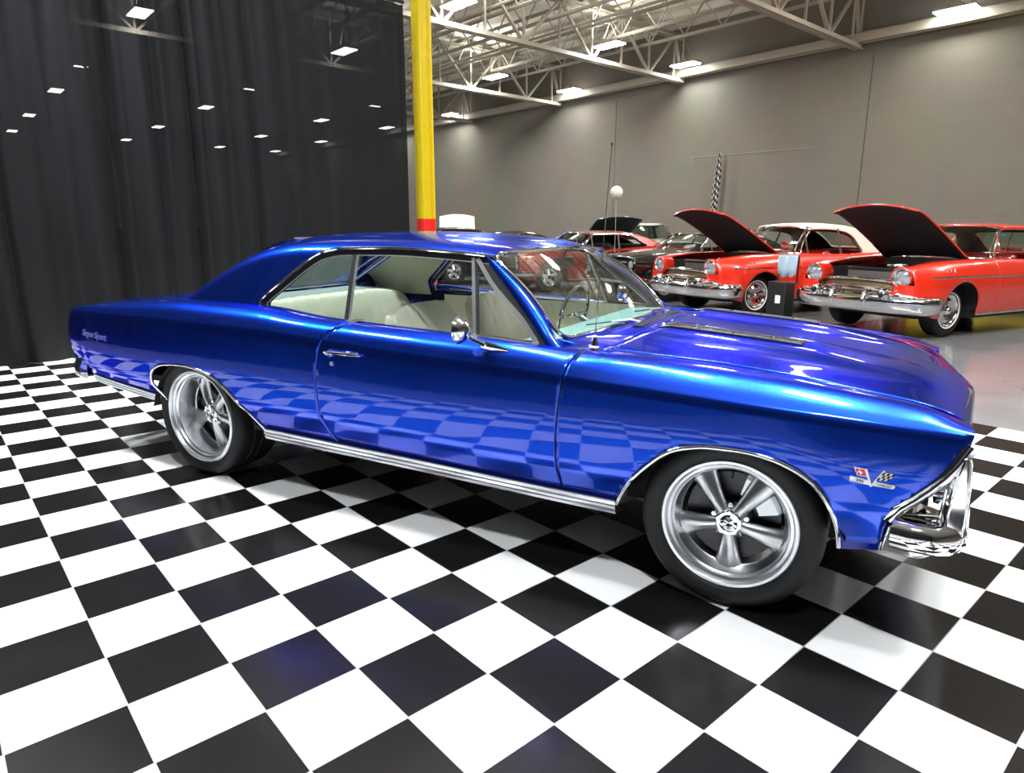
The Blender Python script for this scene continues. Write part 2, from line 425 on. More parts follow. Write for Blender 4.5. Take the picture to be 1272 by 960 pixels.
def side_pt(x, t):
    """t 0..6 from sill to inner top edge; right-hand side mirrored by caller"""
    yb = y1(x); ys = [y0(x), yb, y2(x), y3(x), 0, y4(x), y5(x)]; zs = [z0(x), z1(x), z2(x), z3(x), 0, z4(x), z5(x)]
    k = .016-.009*min(1, max(0, (x+.9)/.5))
    ys[4] = (ys[3]+ys[5])/2+k*.62; zs[4] = (zs[3]+zs[5])/2+k*.78
    i = min(int(t), 5); f = t-i
    def seg(v):
        if i == 0: return v[0]+(v[1]-v[0])*f
        if i in (1, 2):   # one smooth curve lower crease .. shoulder crease
            tt = t-1; d1 = (v[3]-v[1])*.5
            a, b = (v[1], v[2]) if i == 1 else (v[2], v[3])
            m0 = (v[2]-v[1])*1.15 if i == 1 else d1; m1 = d1 if i == 1 else (v[3]-v[2])*1.15
            return (2*f**3-3*f**2+1)*a+(f**3-2*f**2+f)*m0+(-2*f**3+3*f**2)*b+(f**3-f**2)*m1
        P = v[3:]; j = i-3
        m = [(P[1]-P[0]), (P[2]-P[0])*.5, (P[3]-P[1])*.5, (P[3]-P[2])]
        return (2*f**3-3*f**2+1)*P[j]+(f**3-2*f**2+f)*m[j]+(-2*f**3+3*f**2)*P[j+1]+(f**3-f**2)*m[j+1]
    return seg(ys), seg(zs)
xs = list(np.arange(-4.16, .7201, .0244))
ts = [0, .35, .7, 1]+[1+k*.2 for k in range(1, 11)]+[3+k*.2 for k in range(1, 16)]
SG = [[(x, -side_pt(x, t)[0], side_pt(x, t)[1]) for t in ts] for x in xs]
SV, SF = gridVF(SG)
doorF = PH([(.25, -.655), (.55, -.665), (.70, -.655), (.83, -.640), (.93, -.615), (1.05, -.60)])
doorR = PH([(.30, -1.84), (.373, -1.88), (.45, -1.905), (.55, -1.92), (.69, -1.92), (.81, -1.90), (.87, -1.878), (.908, -1.85), (.94, -1.812), (.971, -1.762), (1.1, -1.56)])
front_edge = PH([(.25, .475), (.342, .485), (.48, .500), (.587, .588), (.658, .642), (.72, .676), (.76, .693), (.80, .697), (1., .70)])
rear_edge = PH([(.3, -4.07), (.5, -4.085), (.65, -4.135), (.80, -4.125), (.86, -4.10), (.90, -4.06), (1.0, -4.04)])
archF = sdist(catmull([(-.50, .10), (-.455, .24), (-.425, .330), (-.385, .41), (-.32, .50), (-.22, .595), (-.12, .633), (-.02, .643), (.09, .640), (.19, .615), (.27, .57), (.325, .50), (.355, .42), (.368, .34), (.372, .24), (.36, .10)], 5, True))
archR = sdist(catmull([(-3.10, .05), (-3.18, .30), (-3.215, .42), (-3.235, .52), (-3.215, .59), (-3.13, .636), (-2.98, .655), (-2.82, .652), (-2.68, .618), (-2.56, .545), (-2.46, .45), (-2.385, .345), (-2.34, .25), (-2.40, .05)], 5, True))
def body_side(name, fun):
    V, F = clip(SV, SF, fun)
    r = panel(name, V, F, M['blue'], car, .010, (0, -1, 0))
    l = panel(name, mir(V), flipF(F), M['blue'], car, .010, (0, 1, 0))
    return r, l
g = .0028
body_side('front_fender', lambda p: min(p[0]-doorF(p[2])-g, archF((p[0], p[2])), front_edge(p[2])-p[0]))
doors = body_side('door', lambda p: min(doorF(p[2])-g-p[0], p[0]-doorR(p[2])-g))
body_side('quarter_panel', lambda p: min(doorR(p[2])-g-p[0], archR((p[0], p[2])), p[0]-rear_edge(p[2])))
# backing strips behind the door seams, inner bodies
for s in (-1, 1):
    for fx in (doorF, doorR):
        u = MB()
        u.grid([[(fx(z)+dx, s*(ysd-.022), z) for dx in (-.03, .03)] for z, ysd in [(side_pt(fx(.5), t)[1], side_pt(fx(.5), t)[0]) for t in ts]])
        u.build('door_jamb', M['under'], car)
# wheel arch lips
def lip_tube(fn_pts, name, r=.008):
    for s in (-1, 1):
        b = MB(); P = []
        for x, z in fn_pts:
            # find y on the side surface at this x,z
            lo, hi = 0., 6.
            for _ in range(30):
                m = (lo+hi)/2
                if side_pt(x, m)[1] < z: lo = m
                else: hi = m
            P.append((x, s*(side_pt(x, lo)[0]+.002), z))
        b.tube(P, r, 10)
        b.build(name, M['chrome'], car)
pf = catmull([(-.425, .330), (-.385, .41), (-.32, .50), (-.22, .595), (-.12, .633), (-.02, .643), (.09, .640), (.19, .615), (.27, .57), (.325, .50), (.355, .42), (.368, .335)], 5)
pr = catmull([(-3.20, .41), (-3.235, .52), (-3.215, .59), (-3.13, .636), (-2.98, .655), (-2.82, .652), (-2.68, .618), (-2.56, .545), (-2.46, .45), (-2.395, .352)], 5)
lip_tube(pf, 'wheel_arch_trim', .0085); lip_tube(pr, 'wheel_arch_trim', .0075)
# sill mouldings (ribbed)
def sill(xa, xb, h, zo=0.):
    for s in (-1, 1):
        b = MB(); rows = []
        for q in range(25):
            x = xa+(xb-xa)*q/24; z = z0(x)+.006; y = y0(x)+.006; row = []
            hh = h(x)
            for k in range(13):
                t = k/12; dy = .004 if k % 4 in (1, 2) else 0
                row.append((x, s*(y+dy-.010*t*t), z-hh*t))
            rows.append([(x, s*(y-.05), z)]+row+[(x, s*(y-.07), z-hh)])
        b.grid(rows); b.build('sill_moulding', M['polish'], car, angle=20)
sill(-2.40, -.43, lambda x: .060)
sill(-3.95, -3.23, lambda x: .050)
# underbody and inner structure
ub = MB()
ub.box(-2.36, -.48, -.80, .80, .275, .32); ub.box(-3.95, -3.3, -.60, .60, .42, .46); ub.box(-3.3, -2.3, -.55, .55, .25, .45); ub.box(-.5, .42, -.52, .52, .22, .55)
ub.box(.36, .60, -.80, .80, .35, .42)
ub.build('floor_pan', M['under'], car, smooth=False)
for xc, R0, yi in ((-.02, .40, .50), (-2.86, .42, .50)):
    for s in (-1, 1):
        b = MB(); rows = []
        for k in range(21):
            a = PI*k/20; rows.append([(xc+R0*math.cos(a)*1.02, s*y, max(.37, .28+R0*.98*math.sin(a))) for y in (yi, .905)])
        b.grid(rows); b.grid([[(xc+R0*math.cos(PI*k/20)*1.02, s*yi, z) for z in (.33, max(.37, .28+R0*.98*math.sin(PI*k/20)))] for k in range(21)])
        b.build('wheel_well', M['under'], car)
# ---- hood
def hood_pt(u, q, sb=1.):
    a = abs(q)
    xr = -.458-.068*a**2; xf = .782-.0785*a-.006*math.exp(-(a/.12)**2)
    x = xr+(xf-xr)*u
    ye = .738
    zc = HZC(xr*0+(-.458)+(.785+.458)*u); ze = HZE(-.526+(.699+.526)*u)
    z = ze+(zc-ze)*(1-a**2.2)
    y = q*ye
    d = (abs(y)-.345)/.150
    prof = 1/(1+abs(d)**5)
    amp = .026*(min(1, u/.06))*(1 if u < .55 else max(0, 1-((u-.55)/.40))**.8)
    z += sb*amp*prof
    return (x, y, z)
HZC = PH([(-.458, .962), (-.2, .945), (.16, .916), (.38, .888), (.55, .866), (.64, .843), (.70, .815), (.75, .785), (.775, .766), (.785, .757)])
HZE = PH([(-.526, .919), (-.19, .909), (.2, .881), (.36, .859), (.56, .830), (.64, .806), (.675, .788), (.69, .772), (.70, .760)])
us = [k/70*.9 for k in range(70)]+[.9+.1*k/16 for k in range(17)]
HG = [[hood_pt(u, q/60) for q in range(-60, 61)] for u in us]
V, F = gridVF(HG); hood = panel('hood', V, F, M['blue'], car, .008, (0, 0, 1))
for s in (-1, 1):   # louvred inserts on the raised hood bulges
    def hp(x, y, dz=0.):
        u = (x+.458+.068*(y/.738)**2)/(.782-.0785*abs(y)/.738+.458+.068*(y/.738)**2)
        return Vector(hood_pt(u, y/.738))+Vector((0, 0, dz))
    b = MB(); yo = s*.385; yi = s*.315
    pts = [hp(-.43+.58*k/14, yo, .004) for k in range(15)]
    b.tube(pts, .0055, 8); b.tube([hp(-.43+.58*k/14, yi, .004) for k in range(15)], .005, 8)
    for xx in (-.43, -.27, -.12, .03, .15): b.tube([hp(xx, yo, .006), hp(xx, yi, .005)], .006, 6)
    o = b.build('hood_vent', M['chrome'], hood)
    b = MB(); b.grid([[hp(-.425+.57*k/14, yy, .0025) for yy in (yo, yi)] for k in range(15)]); b.build('vent_slot', M['black'], o)
    b = MB()
    for k in range(38):
        x = -.42+.565*k/37; b.tube([hp(x, yo, .003), hp(x+.004, yi, .0035)], .0022, 4)
    b.build('vent_louvre', M['black'], o)
# cowl panel
xw = lambda a: -.655-.085*a**2.4      # windshield base, a=|y|/.74
cowl = []
for k in range(-30, 31):
    q = k/30; a = abs(q); xr = -.458-.068*a**2-.004
    row = []
    for j in range(9):
        t = j/8; x = xr+(xw(a)-.015-xr)*t
        zz = (.919+(.962-.919)*(1-a**2.2))+(.944-(.919+(.962-.919)*(1-a**2.2)))*t*t*(1 if a < .9 else 1)
        row.append((x, q*.742, zz-.002))
    cowl.append(row)
V, F = gridVF(cowl); cw = panel('cowl_panel', V, F, M['blue'], car, .006, (0, 0, 1))
b = MB()
for k in range(26):
    y = -.30+.6*k/25
    b.box(-.585, -.535, y-.005, y+.005, .9545, .9575)
b.build('cowl_vent', M['black'], cw, smooth=False)
b = MB()
for s in (-1, 1):
    V, F = gridVF([[(x, s*y, z) for y, z in ((.735, .930), (.80, .914), (.815, .900))] for x in (-.50, -.56, -.62, -.68, -.74, -.80)])
    panel('cowl_side', V, F, M['blue'], cw, .006, (0, 0, 1))
# ---- greenhouse
ZT = PH([(-1.08, 1.292), (-1.14, 1.312), (-1.2, 1.328), (-1.35, 1.350), (-1.6, 1.367), (-1.95, 1.375), (-2.2, 1.372), (-2.36, 1.362), (-2.5, 1.340), (-2.65, 1.298), (-2.8, 1.232), (-2.95, 1.150), (-3.1, 1.062), (-3.25, .995), (-3.42, .962), (-3.55, .945)])
def gy(z): return .80-.417*(z-.94)
def green(x, t):
    """t 0..1: 0 belt, 1 centreline"""
    zt = ZT(x); zr = max(zt-.120, min(.965, zt-.005)); zb = min(.955, zt-.01)
    if t < .5:
        k = t/.5; z = zb+(zr-zb)*k; return gy(z), z
    u = (t-.5)/.5; h = zt-zr; yr = gy(zr); q0 = (yr, zr); q1 = (yr-.417*h*.80, zr+h*.80); q2 = (yr*.74, zt-.004); q3 = (0, zt)
    B = ((1-u)**3, 3*u*(1-u)**2, 3*u*u*(1-u), u**3)
    return sum(w*q[0] for w, q in zip(B, (q0, q1, q2, q3))), sum(w*q[1] for w, q in zip(B, (q0, q1, q2, q3)))
    k = (t-.5)/.5; ang = k*PI/2
    yr = gy(zr)
    p = 2.6
    c = max(0, math.cos(ang))**(2/p); s_ = max(0, math.sin(ang))**(2/p)
    # from (yr, zr) up to (0, zt); tangent-ish to the side
    y = yr*c; z = zr+(zt-zr)*s_
    w = (1-k)**2*k*4
    return y, z
gx = list(np.arange(-3.56, -1.02, .02))
def tlist():
    a = [k/22*.5 for k in range(22)]; b_ = [.5+.5*(1-(1-k/34)**1.0) for k in range(35)]
    return a+b_
GT = tlist()
GG = [[(x, -green(x, t)[0], green(x, t)[1]) for t in GT]+[(x, green(x, t)[0], green(x, t)[1]) for t in GT[-2::-1]] for x in gx]
win_out = [(-2.455, .94), (-2.455, .990), (-2.442, 1.037), (-2.333, 1.124), (-2.217, 1.212), (-2.13, 1.262), (-2.05, 1.283), (-1.949, 1.293), (-1.635, 1.297), (-1.414, 1.289), (-1.206, 1.277), (-1.10, 1.268)]
winpoly = catmull(win_out, 5)
win = sdist([tuple(p) for p in winpoly]+[(-.70, .90), (-.9, .80), (-2.45, .80)])
def hdr_x(y): return -1.080-.055*(abs(y)/.62)**2
def green_keep(p):
    x, y, z = p; a = abs(y)
    side = win((x, z)) if (a > .52) else 1.
    # windshield: in front of header line
    f = hdr_x(y)-x
    if z < 1.255 and x > -1.2: f = -1
    # tunnel for the back glass
    tb = max(x+2.42+.05*(a/.5)**2, a-.535)
    return min(side, f, tb)
V, F = clip(*gridVF(GG), green_keep)
roof = panel('roof_panel', V, F, M['blue'], car, .012, (0, 0, 1))
# interior liner of the roof: offset inward
def liner(x, t):
    y, z = green(x, t); return (x, y*.955, z-.03)
LG = [[(x, -liner(x, t)[1], liner(x, t)[2]) for t in GT]+[(x, liner(x, t)[1], liner(x, t)[2]) for t in GT[-2::-1]] for x in gx if x < -1.12]
V, F = clip(*gridVF(LG), lambda p: min(win((p[0], p[2])) if abs(p[1]) > .50 else 1., max(p[0]+2.40, abs(p[1])-.53), p[0]+2.95 if abs(p[1]) > .5 else 1, hdr_x(p[1])-.02-p[0]))
panel('headliner', V, F, M['cream_d'], car, .004, (0, 0, -1))
# tunnel walls, back glass, deck
def glz(x): return 1.335-(-2.42-x)/(3.02-2.42)*.335 if x > -3.02 else 1.0
for s in (-1, 1):
    b = MB(); rows = []
    for k in range(30):
        x = -2.42-(3.45-2.42)*k/29; zt = ZT(x)-.006
        # ridge y where section is ~.535
        rows.append([(x, s*.537, green_z if False else zt-.010), (x, s*.552, min(glz(x), zt-.012)-.01)])
    b.grid(rows); b.build('sail_panel', M['blue'], car)
b = MB(); b.grid([[(-2.42-.60*k/10, y*.548, 1.335-.335*k/10+.012*math.sin(PI*k/10)) for y in (-1, -.5, 0, .5, 1)] for k in range(11)])
b.build('rear_window', M['dglass'], car)
b = MB(); P = [(-2.425, -.54, 1.337), (-2.425, .54, 1.337), (-3.02, .545, 1.004), (-3.02, -.545, 1.004)]
b.tube(P, .007, 8, closed=True); b.build('rear_window_trim', M['chrome'], car)
DZ = PH([(-4.10, .915), (-3.64, .962), (-3.2, .992), (-3.0, 1.004), (-2.6, 1.004)])
DE = z5
dk = []
for k in range(60):
    x = -4.08+1.16*k/59; row = []
    for j in range(-20, 21):
        q = j/20; ze = DE(x); row.append((x, q*.735, ze+(DZ(x)+.012-ze)*(1-abs(q)**3)))
    dk.append(row)
V, F = clip(*gridVF(dk), lambda p: -3.03-p[0]+max(0, abs(p[1])-.56)*9); panel('trunk_lid', V, F, M['blue'], car, .008, (0, 0, 1))
# tail panel and rear bumper
b = MB(); rows = []
for j in range(-20, 21):
    q = j/20; y = q*.855; bx = -.03*(1-q*q)
    rows.append([(rear_edge(z)+bx+.004, y, z) for z in (.46, .52, .60, .70, .80, .86, .895)]+[(-4.05, y, .905+.008*(1-q*q))])
b.grid(rows); b.build('tail_panel', M['blue'], car)
for s in (-1, 1):
    b = MB(); b.box(-4.185, -4.13, s*.55, s*.80, .68, .78); b.build('tail_light', M['red_e'], car, bevel=.01)
def bumper(name, xf, prof, ymax, wrap, xend, n=41):
    """full width bar: plan x=xf(q), section prof list (dx,z), ends wrap along the side to xend"""
    rows = []
    path = []
    for j in range(n):
        q = -1+2*j/(n-1); path.append((xf(q), q*ymax))
    sgn = 1 if xend < path[0][0] else -1
    ends = []
    for k in range(1, 8):
        t = k/7; ends.append((path[0][0]+(xend-path[0][0])*t, -(ymax+wrap*math.sin(t*PI/2)*1.0)))
    full = [(x, y) for x, y in ends[::-1]]+path+[(x, -y) for x, y in ends]
    return full
def sweep(name, full, prof, mat, parent, nrm_sign, taper=None):
    b = MB(); rows = []
    N = len(full)
    for i, (x, y) in enumerate(full):
        a = full[max(0, i-1)]; c = full[min(N-1, i+1)]
        tx, ty = c[0]-a[0], c[1]-a[1]; L = math.hypot(tx, ty) or 1
        nx, ny = ty/L*nrm_sign, -tx/L*nrm_sign
        row = []
        for d, z in prof:
            zz = z
            if taper: d, zz = taper(i/(N-1), d, z)
            row.append((x+nx*d, y+ny*d, zz))
        rows.append(row+[row[0]])
    b.grid(rows); b.add(rows[0][:-1], [tuple(range(len(prof)))]); b.add(rows[-1][:-1], [tuple(range(len(prof)))])
    return b.build(name, mat, parent, angle=50)
fb = bumper('rear', lambda q: -4.20-.03*(1-q*q), None, .80, .085, -3.99)
fb = [(x, y) for x, y in fb]
sweep('rear_bumper', fb, [(0, .46), (.02, .475), (.022, .53), (.0, .575), (-.012, .585), (-.02, .58), (-.02, .46)], M['chrome'], car, -1)
# ---- windshield, pillars
def wpt(t, q):   # t 0 base..1 header
    a = abs(q)
    base = Vector((xw(a)+.0, q*.735, .946-.012*a**3)); top = Vector((hdr_x(q*.62)+.004, q*.640, 1.289-.022*a**2.5))
    p = base.lerp(top, t); p.x += .035*math.sin(PI*t)*.8; p.z += .012*math.sin(PI*t)
    return p
b = MB(); b.grid([[wpt(j/14, k/20) for k in range(-20, 21)] for j in range(15)]); b.build('windshield', M['glass'], car)
b = MB(); path = [wpt(0, k/20) for k in range(-20, 20)]+[wpt(j/14, 1) for j in range(0, 14)]+[wpt(1, -k/20) for k in range(-20, 20)]+[wpt(1-j/14, -1) for j in range(14)]
# round the lower corners
P2 = []
N = len(path)
for i in range(N):
    p = Vector((0, 0, 0)); 
    for d in range(-2, 3): p += path[(i+d) % N]
    P2.append(p/5+Vector((0, 0, .003)))
b.tube(P2, .010, 8, closed=True); b.build('windshield_trim', M['chrome'], car)
apr = catmull([(-1.152, 1.268), (-.955, 1.096), (-.80, .950), (-.752, .907)], 6)
apf = [wpt(1-k/18, -1) for k in range(19)]
for s in (-1, 1):
    rows = []
    for k in range(19):
        x, z = apr[k]; A = Vector((x, gy(z)+.002, z)); Bp = apf[k].copy(); Bp.y = abs(Bp.y)+.006
        if k > 14:
            t = (k-14)/4; Bp.z -= .028*t; Bp.x += .055*t*t; Bp.y += .050*t
        md = (A+Bp)/2+Vector((.008, .016, .008)); m1 = A.lerp(Bp, .2)+Vector((.004, .012, .004)); m2 = A.lerp(Bp, .8)+Vector((.007, .011, .007))
        A2 = A+Vector((.002, -.03, -.004)); B2 = Bp+Vector((-.02, -.02, -.015))
        rows.append([(p.x, s*p.y, p.z) for p in (A2, A, m1, md, m2, Bp, B2)])
    b = MB(); b.grid(rows); b.build('windshield_pillar', M['blue'], car, angle=60)
    # black channel and bright strip behind the pillar
    b = MB(); off = lambda x, z, d: (x, s*(gy(z)+d), z)
    ch = catmull([(-1.175, 1.262), (-1.058, 1.142), (-.90, 1.02), (-.805, .925)], 5)
    b.grid([[off(p[0], p[1], -.004), off(p[0]-.018, p[1]-.008, -.002), off(p[0]-.022, p[1]-.009, -.02)] for p in ch]); o1 = b.build('vent_window_frame', M['brushed'], car)
    b = MB(); b.grid([[off(apr[k][0]+.004, apr[k][1], -.012), off(ch[min(15, int(k*15/18))][0]-.002, ch[min(15, int(k*15/18))][1], -.010)] for k in range(19)]); b.build('pillar_seal', M['black'], car)
# drip rail / window surround
for s in (-1, 1):
    b = MB(); P = [(p[0], s*(gy(p[1])+.004), p[1]) for p in winpoly if p[1] > .97]
    P = P+[(-1.13, s*(gy(1.268)+.004), 1.268)]
    b.tube(P, .0075, 8); b.build('drip_rail', M['chrome'], car)
    # black seal inside it
    inn = []
    Np = len(winpoly); 
    pts = [np.array(p) for p in winpoly if p[1] > .955]
    for i, p in enumerate(pts):
        a = pts[max(0, i-1)]; c = pts[min(len(pts)-1, i+1)]; d = (c-a)/np.linalg.norm(c-a); n_ = np.array([d[1], -d[0]])
        inn.append(p+n_*.034)
    b = MB(); b.grid([[(p[0], s*(gy(p[1])-.002), p[1]), (q[0], s*(gy(q[1])-.010), q[1]), (q[0], s*(gy(q[1])-.035), q[1])] for p, q in zip(pts, inn)])
    b.build('window_seal', M['black'], car)
    b = MB(); b.tube([(q[0], s*(gy(q[1])-.012), q[1]) for q in inn], .003, 6); b.build('glass_edge_trim', M['polish'], car)
    # belt moulding
    b = MB(); bl = catmull([(-2.40, .975), (-2.2, .967), (-2.01, .957), (-1.844, .952), (-1.535, .942), (-1.253, .934), (-1.098, .936), (-.804, .923)], 4)
    b.tube([(p[0], s*.806, p[1]) for p in bl], .008, 6, flat=1.5); b.build('belt_moulding', M['chrome'], car)
    # glass divider and vent post
    def post(nm, P, w, mt, dd):
        b = MB(); b.grid([[(x-w/2, s*(gy(z)-dd-.012), z), (x-w/2, s*(gy(z)-dd), z), (x+w/2, s*(gy(z)-dd), z), (x+w/2, s*(gy(z)-dd-.012), z)] for x, z in P]); return b.build(nm, mt, car, smooth=False)
    post('window_divider', [(-1.893, 1.262), (-1.856, .945)], .030, M['black'], .006)
    post('divider_trim', [(-1.878, 1.262), (-1.841, .945)], .006, M['polish'], .003)
    post('vent_window_post', [(-1.209, 1.262), (-1.122, .93)], .016, M['polish'], .004)
    post('vent_post_seal', [(-1.196, 1.262), (-1.108, .93)], .012, M['black'], .006)
    post('vent_base_seal', [(-1.11, .945), (-.86, .928)], .5, M['black'], .02) if False else None
    b = MB(); b.bar((-1.11, s*(gy(.94)-.012), .941), (-.85, s*(gy(.93)-.012), .927), .012, .010); b.build('vent_window_sill', M['black'], car)
    def gl(nm, poly, dd):
        b = MB(); b.add([(x, s*(gy(z)-dd), z) for x, z in poly], [tuple(range(len(poly)))]); return b.build(nm, M['sglass'], car, smooth=False)
    gl('vent_window', [(-1.115, .94), (-1.200, 1.255), (-1.178, 1.250), (-1.06, 1.12), (-.85, .93)], .014)
    gl('door_window', [(-1.85, .94), (-1.88, 1.262), (-1.21, 1.262), (-1.12, .93)], .014)
    gl('quarter_window', [(-1.86, .94), (-1.89, 1.262), (-2.02, 1.245), (-2.16, 1.18), (-2.29, 1.09), (-2.40, .985), (-2.3, .94)], .014)
# seams: door handle, lock, mirror
def sy(x, z):
    lo, hi = 0., 6.
    for _ in range(30):
        m = (lo+hi)/2
        if side_pt(x, m)[1] < z: lo = m
        else: hi = m
    return side_pt(x, lo)[0]
for s, d in ((-1, doors[0]), (1, doors[1])):
    b = MB(); P = [(-1.845+.21*k/10, s*(sy(-1.7, .83)+.010+.020*math.sin(PI*min(1, k/9))), .826+.006*math.sin(PI*k/10)) for k in range(11)]
    b.tube(P, [.011, .013, .012, .009, .008, .008, .008, .008, .008, .007, .003], 8)
    b.tube([(-1.825, s*(sy(-1.8, .82)-.003), .822), (-1.825, s*(sy(-1.8, .82)+.018), .822)], [.021, .015], 14)
    b.build('door_handle', M['chrome'], d)
    b = MB(); b.tube([(-1.812, s*(sy(-1.8, .775)-.003), .775), (-1.812, s*(sy(-1.8, .775)+.007), .775)], [.013, .011], 14); b.build('door_lock', M['chrome'], d)
    b = MB()
    o = Vector((-1.085, s*.965, .985))
    def mt(v): return (o.x+v[2], o.y+v[0], o.z+v[1])
    b.lathe([(.001, .040), (.028, .034), (.045, .018), (.055, 0), (.058, -.006), (.054, -.010)], 32, mt)
    b.tube([(-1.09, s*.945, .945), (-1.06, s*.930, .950), (-1.00, s*.915, .925)], [.010, .010, .012], 8)
    b.tube([(-1.02, s*.905, .922), (-.97, s*.905, .916), (-.90, s*.898, .905)], [.016, .017, .006], 10, flat=.6)
    mr = b.build('side_mirror', M['chrome'], d)
    b = MB(); b.lathe([(.001, -.044), (.030, -.0385), (.050, -.020)], 32, mt) if False else b.lathe([(.001, -.0085), (.053, -.0085)], 32, mt); b.build('mirror_glass', M['gblack'] if False else M['chrome'], mr)
# antenna
b = MB(); ax, ay = -.575, -.775
b.lathe([(.001, .0), (.022, 0), (.021, .010), (.014, .018), (.015, .030), (.010, .040), (.010, .055), (.004, .062), (.001, .062)], 16, lambda v: (v[0]+ax, v[1]+ay, v[2]+.915))
an = b.build('antenna_base', M['chrome'], car)
b = MB(); b.tube([(ax, ay, .97), (ax+.046, ay+.0, 1.69)], [.0022, .0012], 6); b.tube([(ax+.0455, ay, 1.685), (ax+.0465, ay, 1.695)], .0035, 6); b.build('antenna_mast', M['chrome'], an)
# wipers
for pv, tip, arm in (((-.63, -.45), (-.755, -.60), None), ((-.62, .18), (-.70, -.42), None)):
    pass
def wiper(q0, q1):
    b = MB(); a = wpt(-.04, q0)+Vector((.03, 0, .01)); m = wpt(.03, q0+(q1-q0)*.6)+Vector((.012, 0, .018)); e = wpt(.075, q1)+Vector((.004, 0, .008))
    b.tube([a, a.lerp(m, .4)+Vector((0, 0, .012)), m], [.009, .006, .004], 6)
    b.lathe([(.001, .02), (.012, .018), (.014, 0)], 12, lambda v: (a.x+v[0], a.y+v[1], a.z-.01+v[2]))
    w = b.build('windshield_wiper', M['polish'], car)
    c = wpt(.015, q0+(q1-q0)*.25)+Vector((.006, 0, .006)); b = MB(); b.tube([c, m, e], .0035, 6); b.build('wiper_blade', M['steel'], w)
wiper(-.10, -.72); wiper(.62, .02)
# ---- lettering and emblems
fy = -(sy(.44, .60)+.001)
em = MB()
def FT(a, bb, c=0.): return (.44+a, -(sy(.44+a, .61+bb)+.0015+c), .61+bb)
def flat(poly, c, mb):
    n = len(poly); V = [FT(a, bb_, 0) for a, bb_ in poly]+[FT(a, bb_, c) for a, bb_ in poly]
    mb.add(V, [tuple(range(n, 2*n)), tuple(range(n))[::-1]]+[(i, (i+1) % n, n+(i+1) % n, n+i) for i in range(n)])
flat([(-.062, -.010), (-.004, -.018), (-.004, -.004), (-.062, .006)], .003, em)
flat([(.004, -.018), (.062, -.022), (.066, -.016), (.066, -.010), (.006, -.004)], .003, em)
flat([(-.004, -.022), (.003, -.022), (-.016, .034), (-.021, .034)], .004, em); flat([(-.003, -.022), (.003, -.020), (.034, .034), (.029, .036)], .004, em)
flat([(.012, .002), (.048, .004), (.062, .028), (.030, .030)], .003, em)
flat([(-.014, .010), (-.042, .010), (-.054, .036), (-.022, .034)], .003, em)
eo = em.build('fender_emblem', M['white_e'], car, smooth=False)
b = MB(); flat([(-.0165, .0125), (-.0405, .0125), (-.0495, .0335), (-.0235, .0325)], .0042, b); b.build('red_flag', M['red_e'], eo, smooth=False)
b = MB(); flat([(-.030, .016), (-.034, .016), (-.040, .031), (-.036, .031)], .0048, b); flat([(-.026, .021), (-.042, .021), (-.043, .025), (-.028, .025)], .0048, b); b.build('flag_cross', M['white_e'], eo, smooth=False)
b = MB()
for i in range(5):
    for j in range(3):
        if (i+j) % 2 == 0:
            def q(u, v): return (.012+.036*u+(.018-.004*u)*v, .002+.002*u+.028*v-.004*u*v)
            u0, u1, v0, v1 = i/5, (i+1)/5, j/3, (j+1)/3
            flat([q(u0, v0), q(u1, v0), q(u1, v1), q(u0, v1)], .0042, b)
b.build('flag_checks', M['black'], eo, smooth=False)
text_mesh('displacement_badge', '396', .012, M['black'], eo, lambda v: FT(-.033+v[0]*1.3, -.0065-.13*v[0]+v[1], .004+v[2]), .0005)
text_mesh('engine_badge', 'TURBO-JET', .0085, M['black'], eo, lambda v: FT(.036+v[0], -.0135-.08*v[0]+v[1], .004+v[2]), .0005)
text_mesh('script_badge', 'Super Sport', .056, M['polish'], car, lambda v: (-3.785+v[0], -(sy(-3.785+v[0], .756+v[1])+.003+v[2]), .756-.05*v[0]+v[1]), .002, .3)
# ---- front end
b = MB()
for s in (-1, 1):
    pts = [(front_edge(z)+.002, s*(sy(front_edge(z)-.004, z)-.002), z) for z in (.475, .52, .56, .60, .64, .68, .72, .745)]
    b = MB(); b.grid([[(x-.016, y+s*.006, z+.004), (x, y+s*.008, z), (x+.016, y+s*.002, z-.006), (x+.024, y-s*.02, z-.010)] for x, y, z in pts]); b.tube([(x+.004, y+s*.004, z) for x, y, z in pts], .009, 8); b.build('fender_edge_trim', M['chrome'], car, angle=60)
nose = lambda q: .782-.0785*abs(q)
# header panel under the hood lip
b = MB(); rows = []
for k in range(-30, 31):
    q = k/30; y = q*.87; x = nose(abs(y)/.74)
    rows.append([(x-.05, y, .765), (x-.026, y, .752), (x-.021, y, .742), (x-.028, y, .725), (x-.05, y, .715)])
b.grid(rows); b.build('grille_header', M['chrome'], car)
